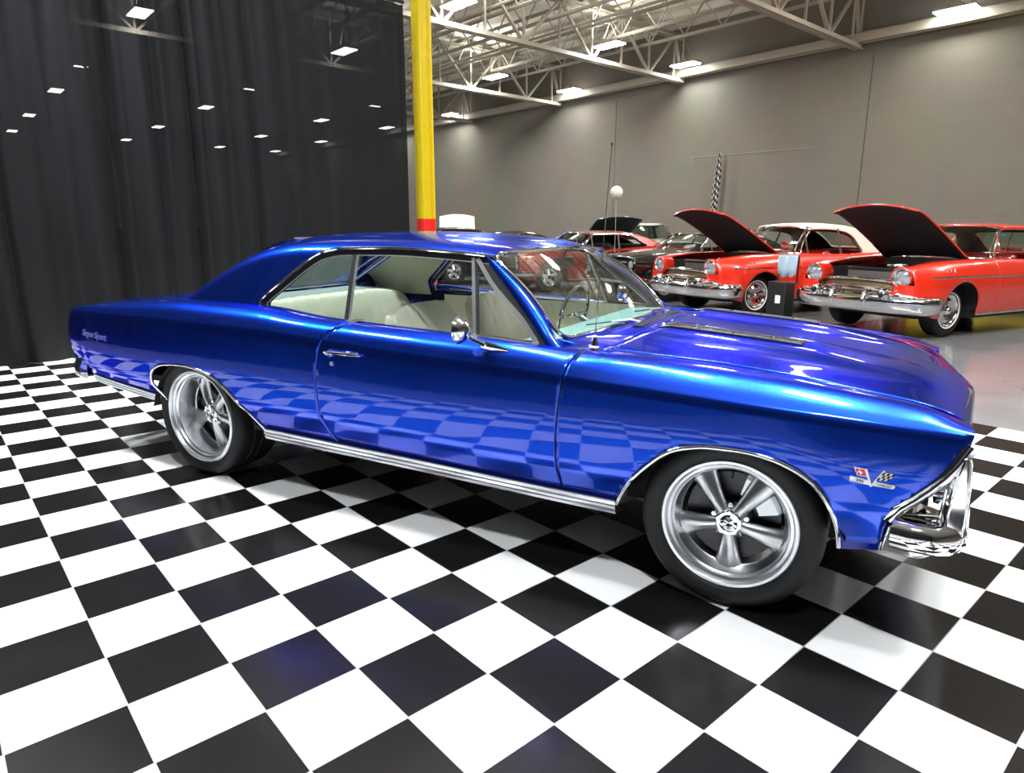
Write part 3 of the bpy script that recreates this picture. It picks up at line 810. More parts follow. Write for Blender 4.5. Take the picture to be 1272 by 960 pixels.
# inner nose panel and grille
b = MB(); b.grid([[(nose(min(1, abs(k/20*.87)/.74))-.055, k/20*.87, .72), (nose(min(1, abs(k/20*.87)/.74))-.16, k/20*.87, .47)] for k in range(-20, 21)]); b.build('nose_panel', M['black'], car)
gr = MB()
for j in range(7):
    z = .70-.032*j; dx = -.03-(.72-z)*.35
    gr.tube([(nose(min(1, abs(k/20*.42)/.74))+dx, k/20*.42, z) for k in range(-20, 21)], .004, 6)
for k in range(-8, 9):
    y = k*.05; gr.tube([(nose(abs(y)/.74)-.037, y, .705), (nose(abs(y)/.74)-.11, y, .50)], .0022, 4)
gr.build('grille', M['polish'], car)
for s in (-1, 1):
    for yc in (.53, .735):
        xc = nose(min(1, yc/.74))-.075
        def HT(v, xc=xc, yc=yc): return (xc+v[2]-.28*v[1]*0, s*yc+v[0], .60+v[1])
        b = MB(); b.lathe([(.098, .0), (.100, .012), (.092, .018), (.078, .004), (.076, -.01)], 32, HT); bz = b.build('headlight_bezel', M['chrome'], car)
        b = MB(); b.lathe([(.001, .020), (.03, .018), (.055, .010), (.077, -.004)], 32, HT); b.build('headlight', M['lens'], bz)
    # ribbed bezel seen from the side
    b = MB()
    for j in range(4):
        z = .618-.017*j; b.bar((.628-.012*(3-j)-.012*j*1.0, s*.86, z), (.648, s*.85, z), .012, .006)
        b.bar((.600-.012*j, s*.872, z), (.648, s*.855, z), .010, .006)
    b.build('bezel_rib', M['polish'], car, smooth=False)
    b = MB(); b.grid([[(.50, s*.86, .485), (.57, s*.80, .50)], [(.60, s*.86, .585), (.62, s*.80, .60)], [(.66, s*.86, .70), (.66, s*.80, .70)]]); b.build('bezel_side', M['blue'], car)
# front bumper
prof = [(-.035, .408), (.0, .395), (.030, .400), (.045, .425), (.046, .46), (.030, .485), (.005, .492), (-.035, .492)]
path = [(.770-.092*abs(q)-.008*math.exp(-(q/.1)**2), q*.84) for q in [-1+2*k/40 for k in range(41)]]
endp = [(.52, .915), (.56, .925), (.62, .925), (.655, .905), (.675, .880)]
full = [(x, -y) for x, y in endp]+path+[(x, y) for x, y in endp[::-1]]
fbp = sweep('front_bumper', full, prof, M['chrome'], car, 1)
for s in (-1, 1):   # upturned corner arm and lower corner piece
    ring = lambda poly, d: (poly, d)
    b = MB(); b.prism([(.648, .44), (.704, .44), (.706, .52), (.700, .62), (.690, .715), (.676, .715), (.664, .655), (.656, .56), (.652, .50)], [.80, .915], lambda v: (v[0], s*v[2], v[1]))
    b.build('bumper_guard', M['chrome'], fbp, bevel=.010)
    b = MB(); b.prism([(.486, .345), (.60, .343), (.690, .415), (.690, .432), (.60, .436), (.502, .458)], [.62, .905], lambda v: (v[0]-(.0 if v[2] > .7 else -.06), s*(v[2]-(.03 if v[1] < .40 else 0)), v[1]))
    b.build('bumper_corner', M['chrome'], fbp, bevel=.012)
    b = MB(); b.tube([(.512, s*.895, .494), (.640, s*.885, .506)], .006, 8); b.tube([(.640, s*.885, .506), (.646, s*.885, .60)], .005, 8); b.build('bezel_frame', M['chrome'], fbp)
b = MB(); b.grid([[(.60+.06*(1-abs(k/20)**2), k/20*.80, .40), (.55+.06*(1-abs(k/20)**2), k/20*.80, .33)] for k in range(-20, 21)]); b.build('front_valance', M['blue'], car)
# ---- wheels
for s in (-1, 1):
    spoke_wheel(car, (0, s*.868, .330), s, .330, .247, .235, .075)
    spoke_wheel(car, (-2.93, s*.868, .345), s, .345, .272, .29, .135)
# ---- interior
def cushion(name, P0, P1, w, th, lean, mat, parent, y, ribs=7):
    pass
def seat_shape(name, mat, parent, yc, wid, prof, ribs, crown=.03, ny=33):
    """prof: closed side outline (x,z); lofted across y with rounded ends and pleats"""
    P = [np.array(p) for p in catmull(prof, 6, True)]; c = sum(P)/len(P); rows = []
    for j in range(ny):
        q = -1+2*j/(ny-1); k = (1-abs(q)**5)**.5 if abs(q) < 1 else 0
        k = .55+.45*k if abs(q) < 1 else .5
        pl = 1-.035*abs(math.cos(q*PI*ribs/2))**14
        row = [(c[0]+(p[0]-c[0])*k*pl, yc+q*wid/2, c[1]+(p[1]-c[1])*k*pl) for p in P]
        rows.append(row+[row[0]])
    b = MB(); b.grid(rows); b.add(rows[0][:-1], [tuple(range(len(P)))]); b.add(rows[-1][:-1], [tuple(range(len(P)))])
    return b.build(name, mat, parent, angle=70)
rs = seat_shape('rear_seat', M['cream'], car, 0, 1.36, [(-2.42, .55), (-2.50, .78), (-2.60, .955), (-2.66, .985), (-2.74, .965), (-2.72, .80), (-2.62, .50)], 13, ny=121)
seat_shape('rear_seat_cushion', M['cream'], rs, 0, 1.34, [(-2.02, .52), (-1.96, .60), (-2.02, .65), (-2.40, .62), (-2.48, .50), (-2.2, .45)], 13, ny=121)
for s in (-1, 1):
    f = seat_shape('front_seat', M['cream'], car, s*.37, .56, [(-1.50, .50), (-1.58, .78), (-1.68, .99), (-1.73, 1.005), (-1.775, .97), (-1.70, .70), (-1.62, .48)], 7, ny=57)
    seat_shape('seat_cushion', M['cream'], f, s*.37, .56, [(-1.02, .48), (-1.00, .56), (-1.08, .61), (-1.45, .57), (-1.52, .48), (-1.2, .42)], 7, ny=57)
    # door card and quarter trim (inside)
    b = MB(); b.grid([[(-2.35+1.50*k/20, s*.775, z) for z in (.32, .60, .90, .930)] for k in range(21)]); b.grid([[(-2.35+1.50*k/20, s*(.775+.03*t), .930-.004*t) for t in (0, 1)] for k in range(21)])
    dc = b.build('door_card', M['cream_d'], car)
    b = MB(); b.bar((-1.55, s*.755, .70), (-1.1, s*.755, .70), .04, .05); b.build('armrest', M['cream'], dc, bevel=.01)
    b = MB(); b.tube([(-1.13, s*.76, .64), (-1.13, s*.73, .64), (-1.06, s*.725, .66)], .006, 6); b.build('window_crank', M['chrome'], dc)
b = MB(); b.grid([[(x, y, z) for y in (-.62, 0, .62)] for x, z in ((-2.60, .93), (-2.68, .965), (-3.02, .985))]); b.build('package_shelf', M['shelf'], car)
b = MB(); b.box(-2.7, -.55, -.78, .78, .30, .32); b.build('cabin_floor', M['carpet'], car, smooth=False)
b = MB(); rows = []
for k in range(-16, 17):
    q = k/16; y = q*.745; rows.append([(xw(abs(q)*.98)-.02, y, .928), (xw(abs(q))-.13, y, .925), (-.93, y, .915+.006), (-.96, y, .900), (-.965, y, .86), (-.93, y, .70)])
b.grid(rows); b.build('dashboard', M['dash'], car, angle=60)
b = MB(); b.box(-.95, -.60, -.74, .74, .32, .80); b.build('firewall', M['under'], car, smooth=False)
sw = MB(); cx, cy, cz = -1.16, .36, .90; tl = math.radians(62)
def SWp(a, r): # ring plane tilted
    u = (0, math.cos(a)*r, math.sin(a)*r)
    return (cx-u[2]*math.cos(tl)*-1*.45, cy+u[1], cz+u[2]*.89)
sw.tube([SWp(2*PI*k/40, .195) for k in range(40)], .011, 8, closed=True)
for a in (0, PI): sw.tube([SWp(a, .02), SWp(a, .19)], .009, 6)
sw.tube([(cx, cy, cz), (cx+.25, cy, cz-.12)], .022, 10)
st = sw.build('steering_wheel', M['chrome'], car)
b = MB(); b.box(-1.08, -1.055, -.11, .11, 1.185, 1.245, None); b.bar((-1.07, 0, 1.24), (-1.05, 0, 1.28), .012); b.build('interior_mirror', M['black'], car, bevel=.006)
# ------------------------------------------------------------------ cars of the back row
def bg_wheel(parent, loc, side, R, rl, w, style):
    def T(v): return (v[0], side*v[2], v[1])
    b = MB()
    if style == 'steel':
        b.lathe([(rl, 0), (rl-.012, .004), (rl-.020, -.014), (rl-.035, -.022), (rl-.045, -.018), (rl-.085, .012), (rl-.100, .008), (.055, -.005), (.050, .012), (.035, .028), (.001, .032)], 40, T)
        rim = b.build('wheel', M['chrome'], parent, loc=loc)
    else:
        b.lathe([(rl, 0), (rl-.012, .003), (rl-.020, -.02), (rl-.03, -.06), (rl-.04, -.09), (.001, -.10)], 40, T)
        rim = b.build('wheel', M['chrome'], parent, loc=loc)
        for k in range(5):
            a = 2*PI*k/5+.3; q = MB(); q.box(.02, rl-.03, -.028, .028, -.05, -.02, lambda v, a=a: T((v[0]*math.cos(a)-v[1]*math.sin(a), v[0]*math.sin(a)+v[1]*math.cos(a), v[2]-.05*(v[0]/rl)))); q.build('spoke', M['polish'], rim, smooth=False, bevel=.006)
        q = MB(); q.lathe([(.05, -.05), (.045, -.005), (.001, 0)], 20, T); q.build('center_cap', M['chrome'], rim)
    sw = R-rl; b = MB()
    b.lathe([(rl-.004, -.008), (rl+.004, .004), (rl+sw*.3, .014), (rl+sw*.65, .012), (R-.01, -.006), (R, -.03), (R, -w+.03), (R-.03, -w), (rl-.01, -w+.015)], 48, T); tr = b.build('tire', M['rubber'], rim)
    if style == 'steel':
        b = MB(); b.lathe([(rl+.006, .006), (rl+.010, .0115), (rl+.022, .0165), (rl+.026, .014)], 48, T); b.build('whitewall', M['wwall'], tr)
    return rim

def bg_car(name, label, at_, ang, c):
    root = empty(name, at_, math.radians(ang)); tag(root, label, 'car', 'cars parked along the grey wall')
    paint = M[c['paint']]; det = c.get('detail', 1)
    L = {k: PH(v) for k, v in c['lines'].items()}
    def pt(x, t):
        P = [(L['yb'](x), L['zb'](x)), (L['ym'](x), L['zm'](x)), (L['ys'](x), L['zs'](x)), (L['yt'](x), L['zt'](x)), (L['yi'](x), L['zi'](x))]
        i = min(int(t), 3); f = t-i; o = []
        for k in (0, 1):
            v = [p[k] for p in P]; n = len(v); m0 = (v[min(n-1, i+1)]-v[max(0, i-1)])*.5; m1 = (v[min(n-1, i+2)]-v[i])*.5
            o.append((2*f**3-3*f**2+1)*v[i]+(f**3-2*f**2+f)*m0+(-2*f**3+3*f**2)*v[i+1]+(f**3-f**2)*m1)
        return o
    xa, xb = c['x']; X = list(np.arange(xa, xb+.001, .06)); Tt = [k/4 for k in range(17)]
    V, F = gridVF([[(x, -pt(x, t)[0], pt(x, t)[1]) for t in Tt] for x in X])
    ar = [sdist([(wx+r_*math.cos(a), (.33+r_*1.0*math.sin(a)) if a > 0 and a < PI else .05) for a in [PI*k/20 for k in range(21)]]) for wx, r_ in ((0, c.get('archf', .42)), (-c['wb'], c.get('archr', .42)))]
    df, dr = c['doors']
    def arch(p): return min(ar[0]((p[0], p[2])), ar[1]((p[0], p[2])))
    for nm, fn in (('front_fender', lambda p: min(p[0]-df-.004, arch(p))), ('door', lambda p: min(df-.004-p[0], p[0]-dr-.004, arch(p))), ('quarter_panel', lambda p: min(dr-.004-p[0], arch(p)))):
        v, f = clip(V, F, fn)
        if f:
            panel(nm, v, f, paint, root, .012, (0, -1, 0)); panel(nm, mir(v), flipF(f), paint, root, .012, (0, 1, 0))
    # hood
    hx0, hx1 = c['hood']; hy = c['hoody']; hz = PH(c['hoodz'])
    rows = []
    for k in range(25):
        x = hx0+(hx1-hx0)*k/24; row = []
        for j in range(-12, 13):
            q = j/12; z = hz(x)+c.get('crown', .03)*(1-abs(q)**2.5)
            if c.get('bulge') : z += .02*math.exp(-((abs(q)-.0)/.3)**4)
            xx = x+c.get('hbow', .04)*(1-q*q)*(k/24)
            row.append((xx, q*hy, z))
        rows.append(row)
    op = c.get('open', 0)
    if op:
        a = math.radians(op); zc = hz(hx0)+.01
        rows = [[(hx0+(x-hx0)*math.cos(a)-(z-zc)*math.sin(a), y, zc+(x-hx0)*math.sin(a)+(z-zc)*math.cos(a)) for x, y, z in r] for r in rows]
    V2, F2 = gridVF(rows); ho = panel('hood', V2, F2, [M[c.get('hoodpaint', c['paint'])], M[c.get('liner', 'under')]], root, .02, (0, 0, 1)); ho.modifiers[0].material_offset = 1 if op else 0
    if op:
        G_ = np.array(rows, float); du = np.gradient(G_, axis=0); dv = np.gradient(G_, axis=1); nn = np.cross(du, dv); nn /= np.linalg.norm(nn, axis=2, keepdims=True)
        V3 = [tuple(v) for v in (G_-nn*.026*np.sign(nn[12, 12, 2])).reshape(-1, 3)]
        V3 = [(v[0], v[1]*.975, v[2]) for v in V3]
        panel('hood_liner', V3, F2, M[c.get('liner', 'under')], ho, .01, (0, 0, -1))
        for s in (-1, 1):
            b = MB(); b.bar((hx0+.05, s*(hy-.03), zc-.03), (hx0+.42*math.cos(a), s*(hy-.03), zc+.42*math.sin(a)-.04), .02); b.build('hood_hinge', M['steel'], ho, smooth=False)
        b = MB(); b.box(hx0-.02, hx1-.06, -hy, hy, .35, .42); b.box(hx0-.06, hx0, -hy, hy, .42, zc-.02)
        for s in (-1, 1): b.box(hx0, hx1-.02, s*hy-.006, s*hy+.006, .42, .88)
        b.build('engine_bay', M['engine'], root, smooth=False)
        b = MB(); b.box(-.35, .28, -.24, .24, .45, .80); b.tube([(-.28, s_*.30, .78) for s_ in (-.01, .01)], .05, 12); e = b.build('engine', M['engine'], root, bevel=.03)
        for s in (-1, 1):
            b = MB(); b.box(-.32, .22, s*.17-.05, s*.17+.05, .80, .85); b.build('valve_cover', M['polish'], e, smooth=False, bevel=.02)
        b = MB(); b.lathe([(.001, .06), (.16, .055), (.17, .03), (.17, .0), (.001, 0)], 28, lambda v: (v[0]-.05, v[1], v[2]+.86)); b.build('air_cleaner', M['chrome'], e)
        b = MB(); b.box(.50, .56, -.34, .34, .48, .84); rd = b.build('radiator', M['radiator'], root, smooth=False)
        b = MB(); b.box(.49, .57, -.36, .36, .84, .885); b.build('radiator_tank', M['steel'], rd, smooth=False, bevel=.01)
        b = MB(); b.tube([(.40, .50, .62), (.40, .50, .80)], .06, 14); b.build('washer_bottle', M['white_e'], root)
    # under structure
    b = MB(); b.box(-c['wb']-.9, .45, -.62, .62, .24, .36); b.box(-c['wb']+.45, -.45, -.80, .80, .22, .34); b.build('floor_pan', M['under'], root, smooth=False)
    for wx in (0, -c['wb']):
        for s in (-1, 1):
            b = MB(); b.grid([[(wx+.46*math.cos(PI*k/12), s*y, .33+.44*math.sin(PI*k/12)) for y in (.5, .90)] for k in range(13)]); b.build('wheel_well', M['under'], root)
    # greenhouse
    belt = PH(c['belt']); roofz = PH(c['roofz']); ybelt, yroof = c['gy']
    gx0, gx1 = c['roofx']
    def gp(x, t):
        zt = roofz(x); zb = belt(x); zr = max(zt-.07, zb+.002)
        Y = lambda z: ybelt-(ybelt-yroof)*(z-zb)/max(.30, c['zr0']-zb)
        if t < .5: z = zb+(zr-zb)*t*2; return Y(z), z
        a = (t-.5)*PI; return Y(zr)*max(0, math.cos(a))**.8, zr+(max(zt, zr)-zr)*max(0, math.sin(a))**.8
    gt = [k/20 for k in range(21)]; GX = list(np.arange(gx0, gx1+.001, .04))
    Gd = [[(x, -gp(x, t)[0], gp(x, t)[1]) for t in gt]+[(x, gp(x, t)[0], gp(x, t)[1]) for t in gt[-2::-1]] for x in GX]
    wn = sdist(catmull(c['win'], 4, True)); hdx = c['hdr']
    def keep(p):
        x, y, z = p
        f = hdx-.10*(abs(y)/yroof)**2*c.get('hb', 1)-x
        s_ = wn((x, z)) if abs(y) > yroof*.80 else 1
        rg = c['rear'][0]; rear = 1
        if x < rg and abs(y) < yroof*.86 and x > c['rear'][1]: rear = max(x-rg+.02, abs(y)-yroof*.8)
        return min(f, s_, rear)
    v, f = clip(*gridVF(Gd), keep)
    top = M[c.get('top', c['paint'])]
    rp = panel('convertible_top' if c.get('top') == 'wtop' else 'roof_panel', v, f, top, root, .02, (0, 0, 1))
    nl = [(v_[0], v_[1]*.965, v_[2]-.035) for v_ in v]; panel('roof_lining', nl, f, M['under'], root, .004, (0, 0, -1))
    b = MB(); rx0, rx1 = c['rear']
    b.grid([[(rx0+(rx1-rx0)*k/6, y*yroof*.84, roofz(rx0+(rx1-rx0)*k/6)-.01) for y in (-1, 0, 1)] for k in range(7)]); b.build('rear_window', M['dglass'], root)
    # windshield + frame
    bx, bw = c['wsbase']
    def wp(t, q):
        a = abs(q); base = Vector((bx-.16*a**2.5*c.get('hb', 1), q*bw, belt(bx)+.0)); tp = Vector((hdx-.10*a*a*c.get('hb', 1), q*yroof*.97, roofz(hdx)-.015-.05*a**3)); p = base.lerp(tp, t); p.x += .05*math.sin(PI*t); return p
    b = MB(); b.grid([[wp(j/8, k/12) for k in range(-12, 13)] for j in range(9)]); b.build('windshield', M['dglass'] if not c.get('clear') else M['glass'], root)
    b = MB(); b.tube([wp(0, k/12) for k in range(-12, 12)]+[wp(j/8, 1) for j in range(8)]+[wp(1, -k/12) for k in range(-12, 12)]+[wp(1-j/8, -1) for j in range(8)], .014, 6, closed=True); b.build('windshield_trim', M['chrome'], root)
    for s in (-1, 1):
        wl = catmull(c['win'], 4, True)
        yy = lambda x, z: s*(ybelt-(ybelt-yroof)*(z-belt(x))/max(.30, c['zr0']-belt(x))+.004)
        b = MB(); b.tube([(p[0], yy(p[0], p[1]), p[1]) for p in wl], .010, 6, closed=True); b.build('window_trim', M['chrome'], root)
        b = MB(); xd = c['doors'][1]+.1
        b.bar((xd, yy(xd, c['zr0']-.06)-s*.01, c['zr0']-.02), (xd+.04, yy(xd, belt(xd))-s*.01, belt(xd)), .03, .02); b.build('window_post', M['chrome'], root, smooth=False); b = MB(); xv = c['wsbase'][0]-.42
        b.bar((xv, yy(xv, c['zr0']-.06)-s*.01, c['zr0']-.02), (xv+.03, yy(xv, belt(xv))-s*.01, belt(xv)), .02, .02); b.build('window_post', M['chrome'], root, smooth=False)
        if c.get('spear'):
            P = [(x, z) for x, z in c['spear']]; b = MB()
            def ysd(x, z):
                lo, hi = 0., 4.
                for _ in range(24):
                    m = (lo+hi)/2
                    if pt(x, m)[1] < z: lo = m
                    else: hi = m
                return pt(x, lo)[0]
            PP = catmull(P, 8); b.tube([(p[0], s*(ysd(p[0], p[1])+.004), p[1]) for p in PP], .013, 6, flat=.5); b.build('side_spear', M['chrome'], root)
        b = MB(); b.grid([[(-c['wb']+.42+(c['wb']-.84)*k/10, s*(pt(-1.4, 0)[0]+.004), z) for z in (L['zb'](-1.4)+.0, L['zb'](-1.4)+.055)] for k in range(11)]); b.build('sill_moulding', M['polish'], root)
        for wx in (0, -c['wb']):
            bg_wheel(root, (wx, s*c.get('track', .76), c['R']), s, c['R'], c['rl'], .20, c['wheel'])
    # deck
    dz = PH(c['deck']); b = MB(); dx0 = c['x'][0]
    b.grid([[(x, q/8*L['yi'](x), dz(x)+.02*(1-(q/8)**2)) for q in range(-8, 9)] for x in [dx0+(c['roofx'][0]+.25-dx0)*k/10 for k in range(11)]]); b.build('trunk_lid', paint, root)
    b = MB(); b.grid([[(dx0+.01, q/8*.84, z) for q in range(-8, 9)] for z in (.40, .6, L['zi'](dx0))]); b.build('tail_panel', paint, root)
    b = MB(); b.tube([(dx0-.06+.10*(abs(q)/8)**3, q/8*.90, .50) for q in range(-8, 9)], .07, 8); b.build('rear_bumper', M['chrome'], root)
    # seats / dash inside
    b = MB(); b.box(bx-.55, bx-.25, -bw*.9, bw*.9, .80, belt(bx)+.01); b.build('dashboard', M[c.get('trim', 'under')], root, bevel=.03)
    for sx in (-1.75, -2.65):
        b = MB(); b.box(sx-.10, sx+.06, -.60, .60, .45, belt(sx)+.06); b.box(sx, sx+.5, -.60, .60, .40, .58); b.build('bench_seat', M[c.get('trim', 'under')], root, bevel=.05)
    b = MB(); b.box(-c['wb']+.1, -.6, -.78, .78, .34, .36); b.build('cabin_floor', M['under'], root, smooth=False)
    return root, pt, L

fifty = dict(paint='red', wb=2.92, x=(-4.12, .86), doors=(-.78, -2.02), R=.345, rl=.215, wheel='steel', archf=.40, archr=.40, track=.775,
    lines=dict(zb=[(-4.12, .42), (-3.4, .34), (-2.4, .27), (.4, .27), (.86, .40)], yb=[(-4.12, .84), (-2, .90), (.4, .90), (.86, .80)],
               zm=[(-4.12, .60), (.86, .60)], ym=[(-4.12, .92), (-2, .955), (.4, .945), (.86, .84)],
               zs=[(-4.12, .84), (-2, .80), (0, .82), (.86, .80)], ys=[(-4.12, .92), (-2, .94), (.4, .925), (.86, .80)],
               zt=[(-4.12, 1.06), (-3.0, 1.0), (-2, .965), (-.7, .985), (.1, .985), (.60, .955), (.80, .925), (.86, .91)], yt=[(-4.12, .86), (-3, .87), (-.7, .84), (.1, .80), (.86, .72)],
               zi=[(-4.12, 1.0), (-3, .985), (-2, .975), (-.7, 1.0), (.1, .985), (.6, .93), (.86, .88)], yi=[(-4.12, .74), (-2, .80), (-.8, .74), (-.6, .62), (.6, .58), (.86, .60)]),
    hood=(-.62, .80), hoody=.60, hoodz=[(-.62, 1.0), (0, 1.0), (.5, .985), (.72, .96), (.80, .925)], crown=.045, hbow=.10, open=29,
    belt=[(-4.1, .98), (-2, .975), (-.7, 1.0)], roofz=[(-3.25, .99), (-2.95, 1.16), (-2.7, 1.32), (-2.45, 1.42), (-2.0, 1.475), (-1.5, 1.48), (-1.1, 1.45)], roofx=(-3.25, -1.08), gy=(.78, .60), zr0=1.42,
    win=[(-2.62, .985), (-2.60, 1.10), (-2.50, 1.22), (-2.36, 1.34), (-2.1, 1.375), (-1.6, 1.385), (-1.22, 1.37), (-1.06, 1.30), (-.80, .99), (-1.5, .97)], hdr=-1.16, hb=1.6, wsbase=(-.70, .74), rear=(-2.55, -3.15),
    deck=[(-4.12, .96), (-3.2, 1.0), (-2.9, 1.0)], spear=[(.62, .79), (0, .795), (-1.2, .775), (-2.2, .74), (-2.75, .66), (-3.6, .64), (-4.0, .70)], trim='dred', clear=True)

def fifties_front(root, pt):
    for s in (-1, 1):
        y = s*.64
        b = MB(); b.lathe([(.135, -.18), (.142, -.02), (.140, .04), (.130, .052), (.118, .035), (.110, .0)], 32, lambda v: (.83+v[2]+.10*v[1], y+v[0], .795+v[1])); nac = b.build('headlight_nacelle', M['red'], root)
        b = MB(); b.lathe([(.098, -.01), (.104, .03), (.118, .044), (.130, .036)], 32, lambda v: (.835+v[2]+.10*v[1], y+v[0], .795+v[1])); b.build('headlight_rim', M['chrome'], nac)
        b = MB(); b.lathe([(.001, .030), (.05, .022), (.09, .004), (.102, -.01)], 28, lambda v: (.832+v[2], y+v[0], .795+v[1])); b.build('headlight', M['lens'], nac)
        b = MB()
        def yat(x, z):
            lo, hi = 0., 4.
            for _ in range(24):
                m = (lo+hi)/2
                if pt(x, m)[1] < z: lo = m
                else: hi = m
            return pt(x, lo)[0]
        for k in range(3):
            x = .36-.075*k; b.bar((x, s*(yat(x, .855)+.004), .855), (x-.015, s*(yat(x, .895)+.004), .895), .010, .012)
        b.build('fender_louvre', M['chrome'], root, smooth=False)
        # fender face between nacelle and bumper
        b = MB(); b.grid([[(.84, s*.84, z), (.88, s*.72, z), (.86, s*.56, z)] for z in (.52, .60, .70)]); b.build('fender_face', M['red'], root)
        # bumper bullet and wing
        b = MB(); b.lathe([(.055, -.12), (.075, -.02), (.070, .04), (.050, .085), (.022, .11), (.001, .115)], 24, lambda v: (.93+v[2], s*.50+v[0], .575+v[1])); bl = b.build('bumper_bullet', M['chrome'], root)
        b = MB(); b.lathe([(.045, .06), (.035, .112), (.020, .135), (.001, .14)], 20, lambda v: (.935+v[2], s*.50+v[0], .575+v[1])); b.build('bullet_tip', M['black'], bl)
    # grille oval and mesh
    b = MB(); P = [(.90-.16*(abs(math.cos(a))**3), .60*math.cos(a), .655+.10*math.copysign(abs(math.sin(a))**.7, math.sin(a))) for a in [2*PI*k/48 for k in range(48)]]
    b.tube(P, .018, 8, closed=True); b.build('grille_surround', M['chrome'], root)
    b = MB(); b.grid([[(.885-.15*(abs(y)/.6)**3-(z-.65)*.25, y, z) for y in [-.58+1.16*k/24 for k in range(25)]] for z in (.57, .62, .68, .725, .76)]); g = b.build('grille_mesh', M['gold'], root)
    b = MB(); b.tube([(.925-.12*(abs(y)/.5)**3, y, .635) for y in [-.46+.92*k/20 for k in range(21)]], .026, 8); b.build('grille_bar', M['chrome'], root)
    b = MB(); b.box(.90, .93, -.22, .22, .60, .64); b.build('parking_bar', M['chrome'], root, bevel=.01)
    # bumper
    path = [(.93-.11*(abs(y)/.86)**2.6, y) for y in [-.86+1.72*k/30 for k in range(31)]]
    ends = [(.50, .93), (.56, .955), (.65, .96), (.73, .95), (.79, .915)]
    full = [(x, -y) for x, y in ends]+path+[(x, y) for x, y in ends[::-1]]
    bp = sweep('front_bumper', full, [(-.05, .335), (.0, .33), (.035, .36), (.045, .41), (.052, .44), (.056, .47), (.050, .52), (.020, .55), (-.05, .56)], M['chrome'], root, 1)
    for s in (-1, 1):
        b = MB(); b.tube([(.95, s*.24, .40), (1.0, s*.24, .47), (.985, s*.24, .56), (.95, s*.24, .60)], [.03, .036, .032, .02], 10); b.build('bumper_guard', M['chrome'], bp)
        b = MB(); b.tube([(.90, s*.56, .55), (.90, s*.66, .56), (.86, s*.80, .545), (.80, s*.88, .52)], [.035, .045, .045, .02], 10); b.build('bumper_wing', M['chrome'], bp)

def place(near, ang, half=.78):
    a = math.radians(ang); return (near[0]+math.sin(a)*half, near[1]-math.cos(a)*half, 0)
ra, pa, _ = bg_car('classic_car', 'bright red hardtop classic with raised hood at the right edge of the row', place((1.21, 7.26), -124), -124, dict(fifty))
fifties_front(ra, pa)
fb2 = dict(fifty); fb2.update(top='wtop', roofz=[(-3.25, .99), (-3.1, 1.12), (-2.9, 1.26), (-2.6, 1.40), (-2.2, 1.475), (-1.7, 1.50), (-1.3, 1.475), (-1.1, 1.44)],
    win=[(-2.35, .985), (-2.33, 1.15), (-2.2, 1.30), (-1.9, 1.37), (-1.5, 1.385), (-1.22, 1.37), (-1.06, 1.30), (-.80, .99), (-1.5, .97)])
rb, pb_, _ = bg_car('classic_car', 'bright red classic with cream convertible top and raised hood, behind the black trolley', place((-1.37, 8.26), -126), -126, fb2)
fifties_front(rb, pb_)
b = MB(); b.lathe([(.001, .002), (.085, .002), (.085, -.002), (.001, -.002)], 32, lambda v: (-.93+.42*v[1]+v[2], .42+v[0], 1.11+.9*v[1])); sg = b.build('window_sign', M['red_e'], rb)
text_mesh('sign_lettering', 'Open', .075, M['white_e'], sg, lambda v: (-.93+.42*v[1]+.005, .42+v[0], 1.11+.9*v[1]+v[2]), .001)

musc = dict(paint='bcar', wb=2.92, x=(-4.15, .86), doors=(-.66, -1.95), R=.335, rl=.20, wheel='five', archf=.40, archr=.40, track=.775,
    lines=dict(zb=[(-4.15, .45), (-3.4, .36), (-2.4, .27), (.4, .27), (.86, .38)], yb=[(-4.15, .80), (-2, .88), (.4, .88), (.86, .80)],
               zm=[(-4.15, .62), (.86, .58)], ym=[(-4.15, .90), (-2, .955), (.4, .945), (.86, .88)],
               zs=[(-4.15, .82), (-2, .83), (0, .80), (.86, .76)], ys=[(-4.15, .90), (-2, .945), (.4, .93), (.86, .88)],
               zt=[(-4.15, .90), (-3.0, .98), (-2.3, .97), (-1.6, .93), (-.7, .93), (.1, .92), (.60, .88), (.86, .84)], yt=[(-4.15, .80), (-3, .85), (-.7, .86), (.1, .84), (.86, .82)],
               zi=[(-4.15, .91), (-3, 1.0), (-2.3, .985), (-1.6, .94), (-.7, .95), (.1, .93), (.6, .885), (.86, .85)], yi=[(-4.15, .72), (-3, .76), (-.8, .78), (-.6, .72), (.86, .72)]),
    hood=(-.62, .80), hoody=.72, hoodz=[(-.62, .955), (0, .935), (.5, .90), (.80, .86)], crown=.035, hbow=.10,
    belt=[(-4.1, .93), (-3, .99), (-2, .955), (-.7, .945)], roofz=[(-3.5, .93), (-3.2, 1.0), (-2.9, 1.14), (-2.6, 1.26), (-2.3, 1.33), (-1.9, 1.365), (-1.5, 1.36), (-1.1, 1.31)], roofx=(-3.5, -1.08), gy=(.80, .62), zr0=1.30,
    win=[(-2.55, .99), (-2.44, 1.10), (-2.25, 1.22), (-2.05, 1.27), (-1.6, 1.285), (-1.2, 1.27), (-1.10, 1.24), (-.80, .95), (-1.6, .935)], hdr=-1.12, wsbase=(-.70, .76), rear=(-2.42, -3.1),
    deck=[(-4.15, .91), (-3.4, .96), (-3.0, 1.0)], trim='under')
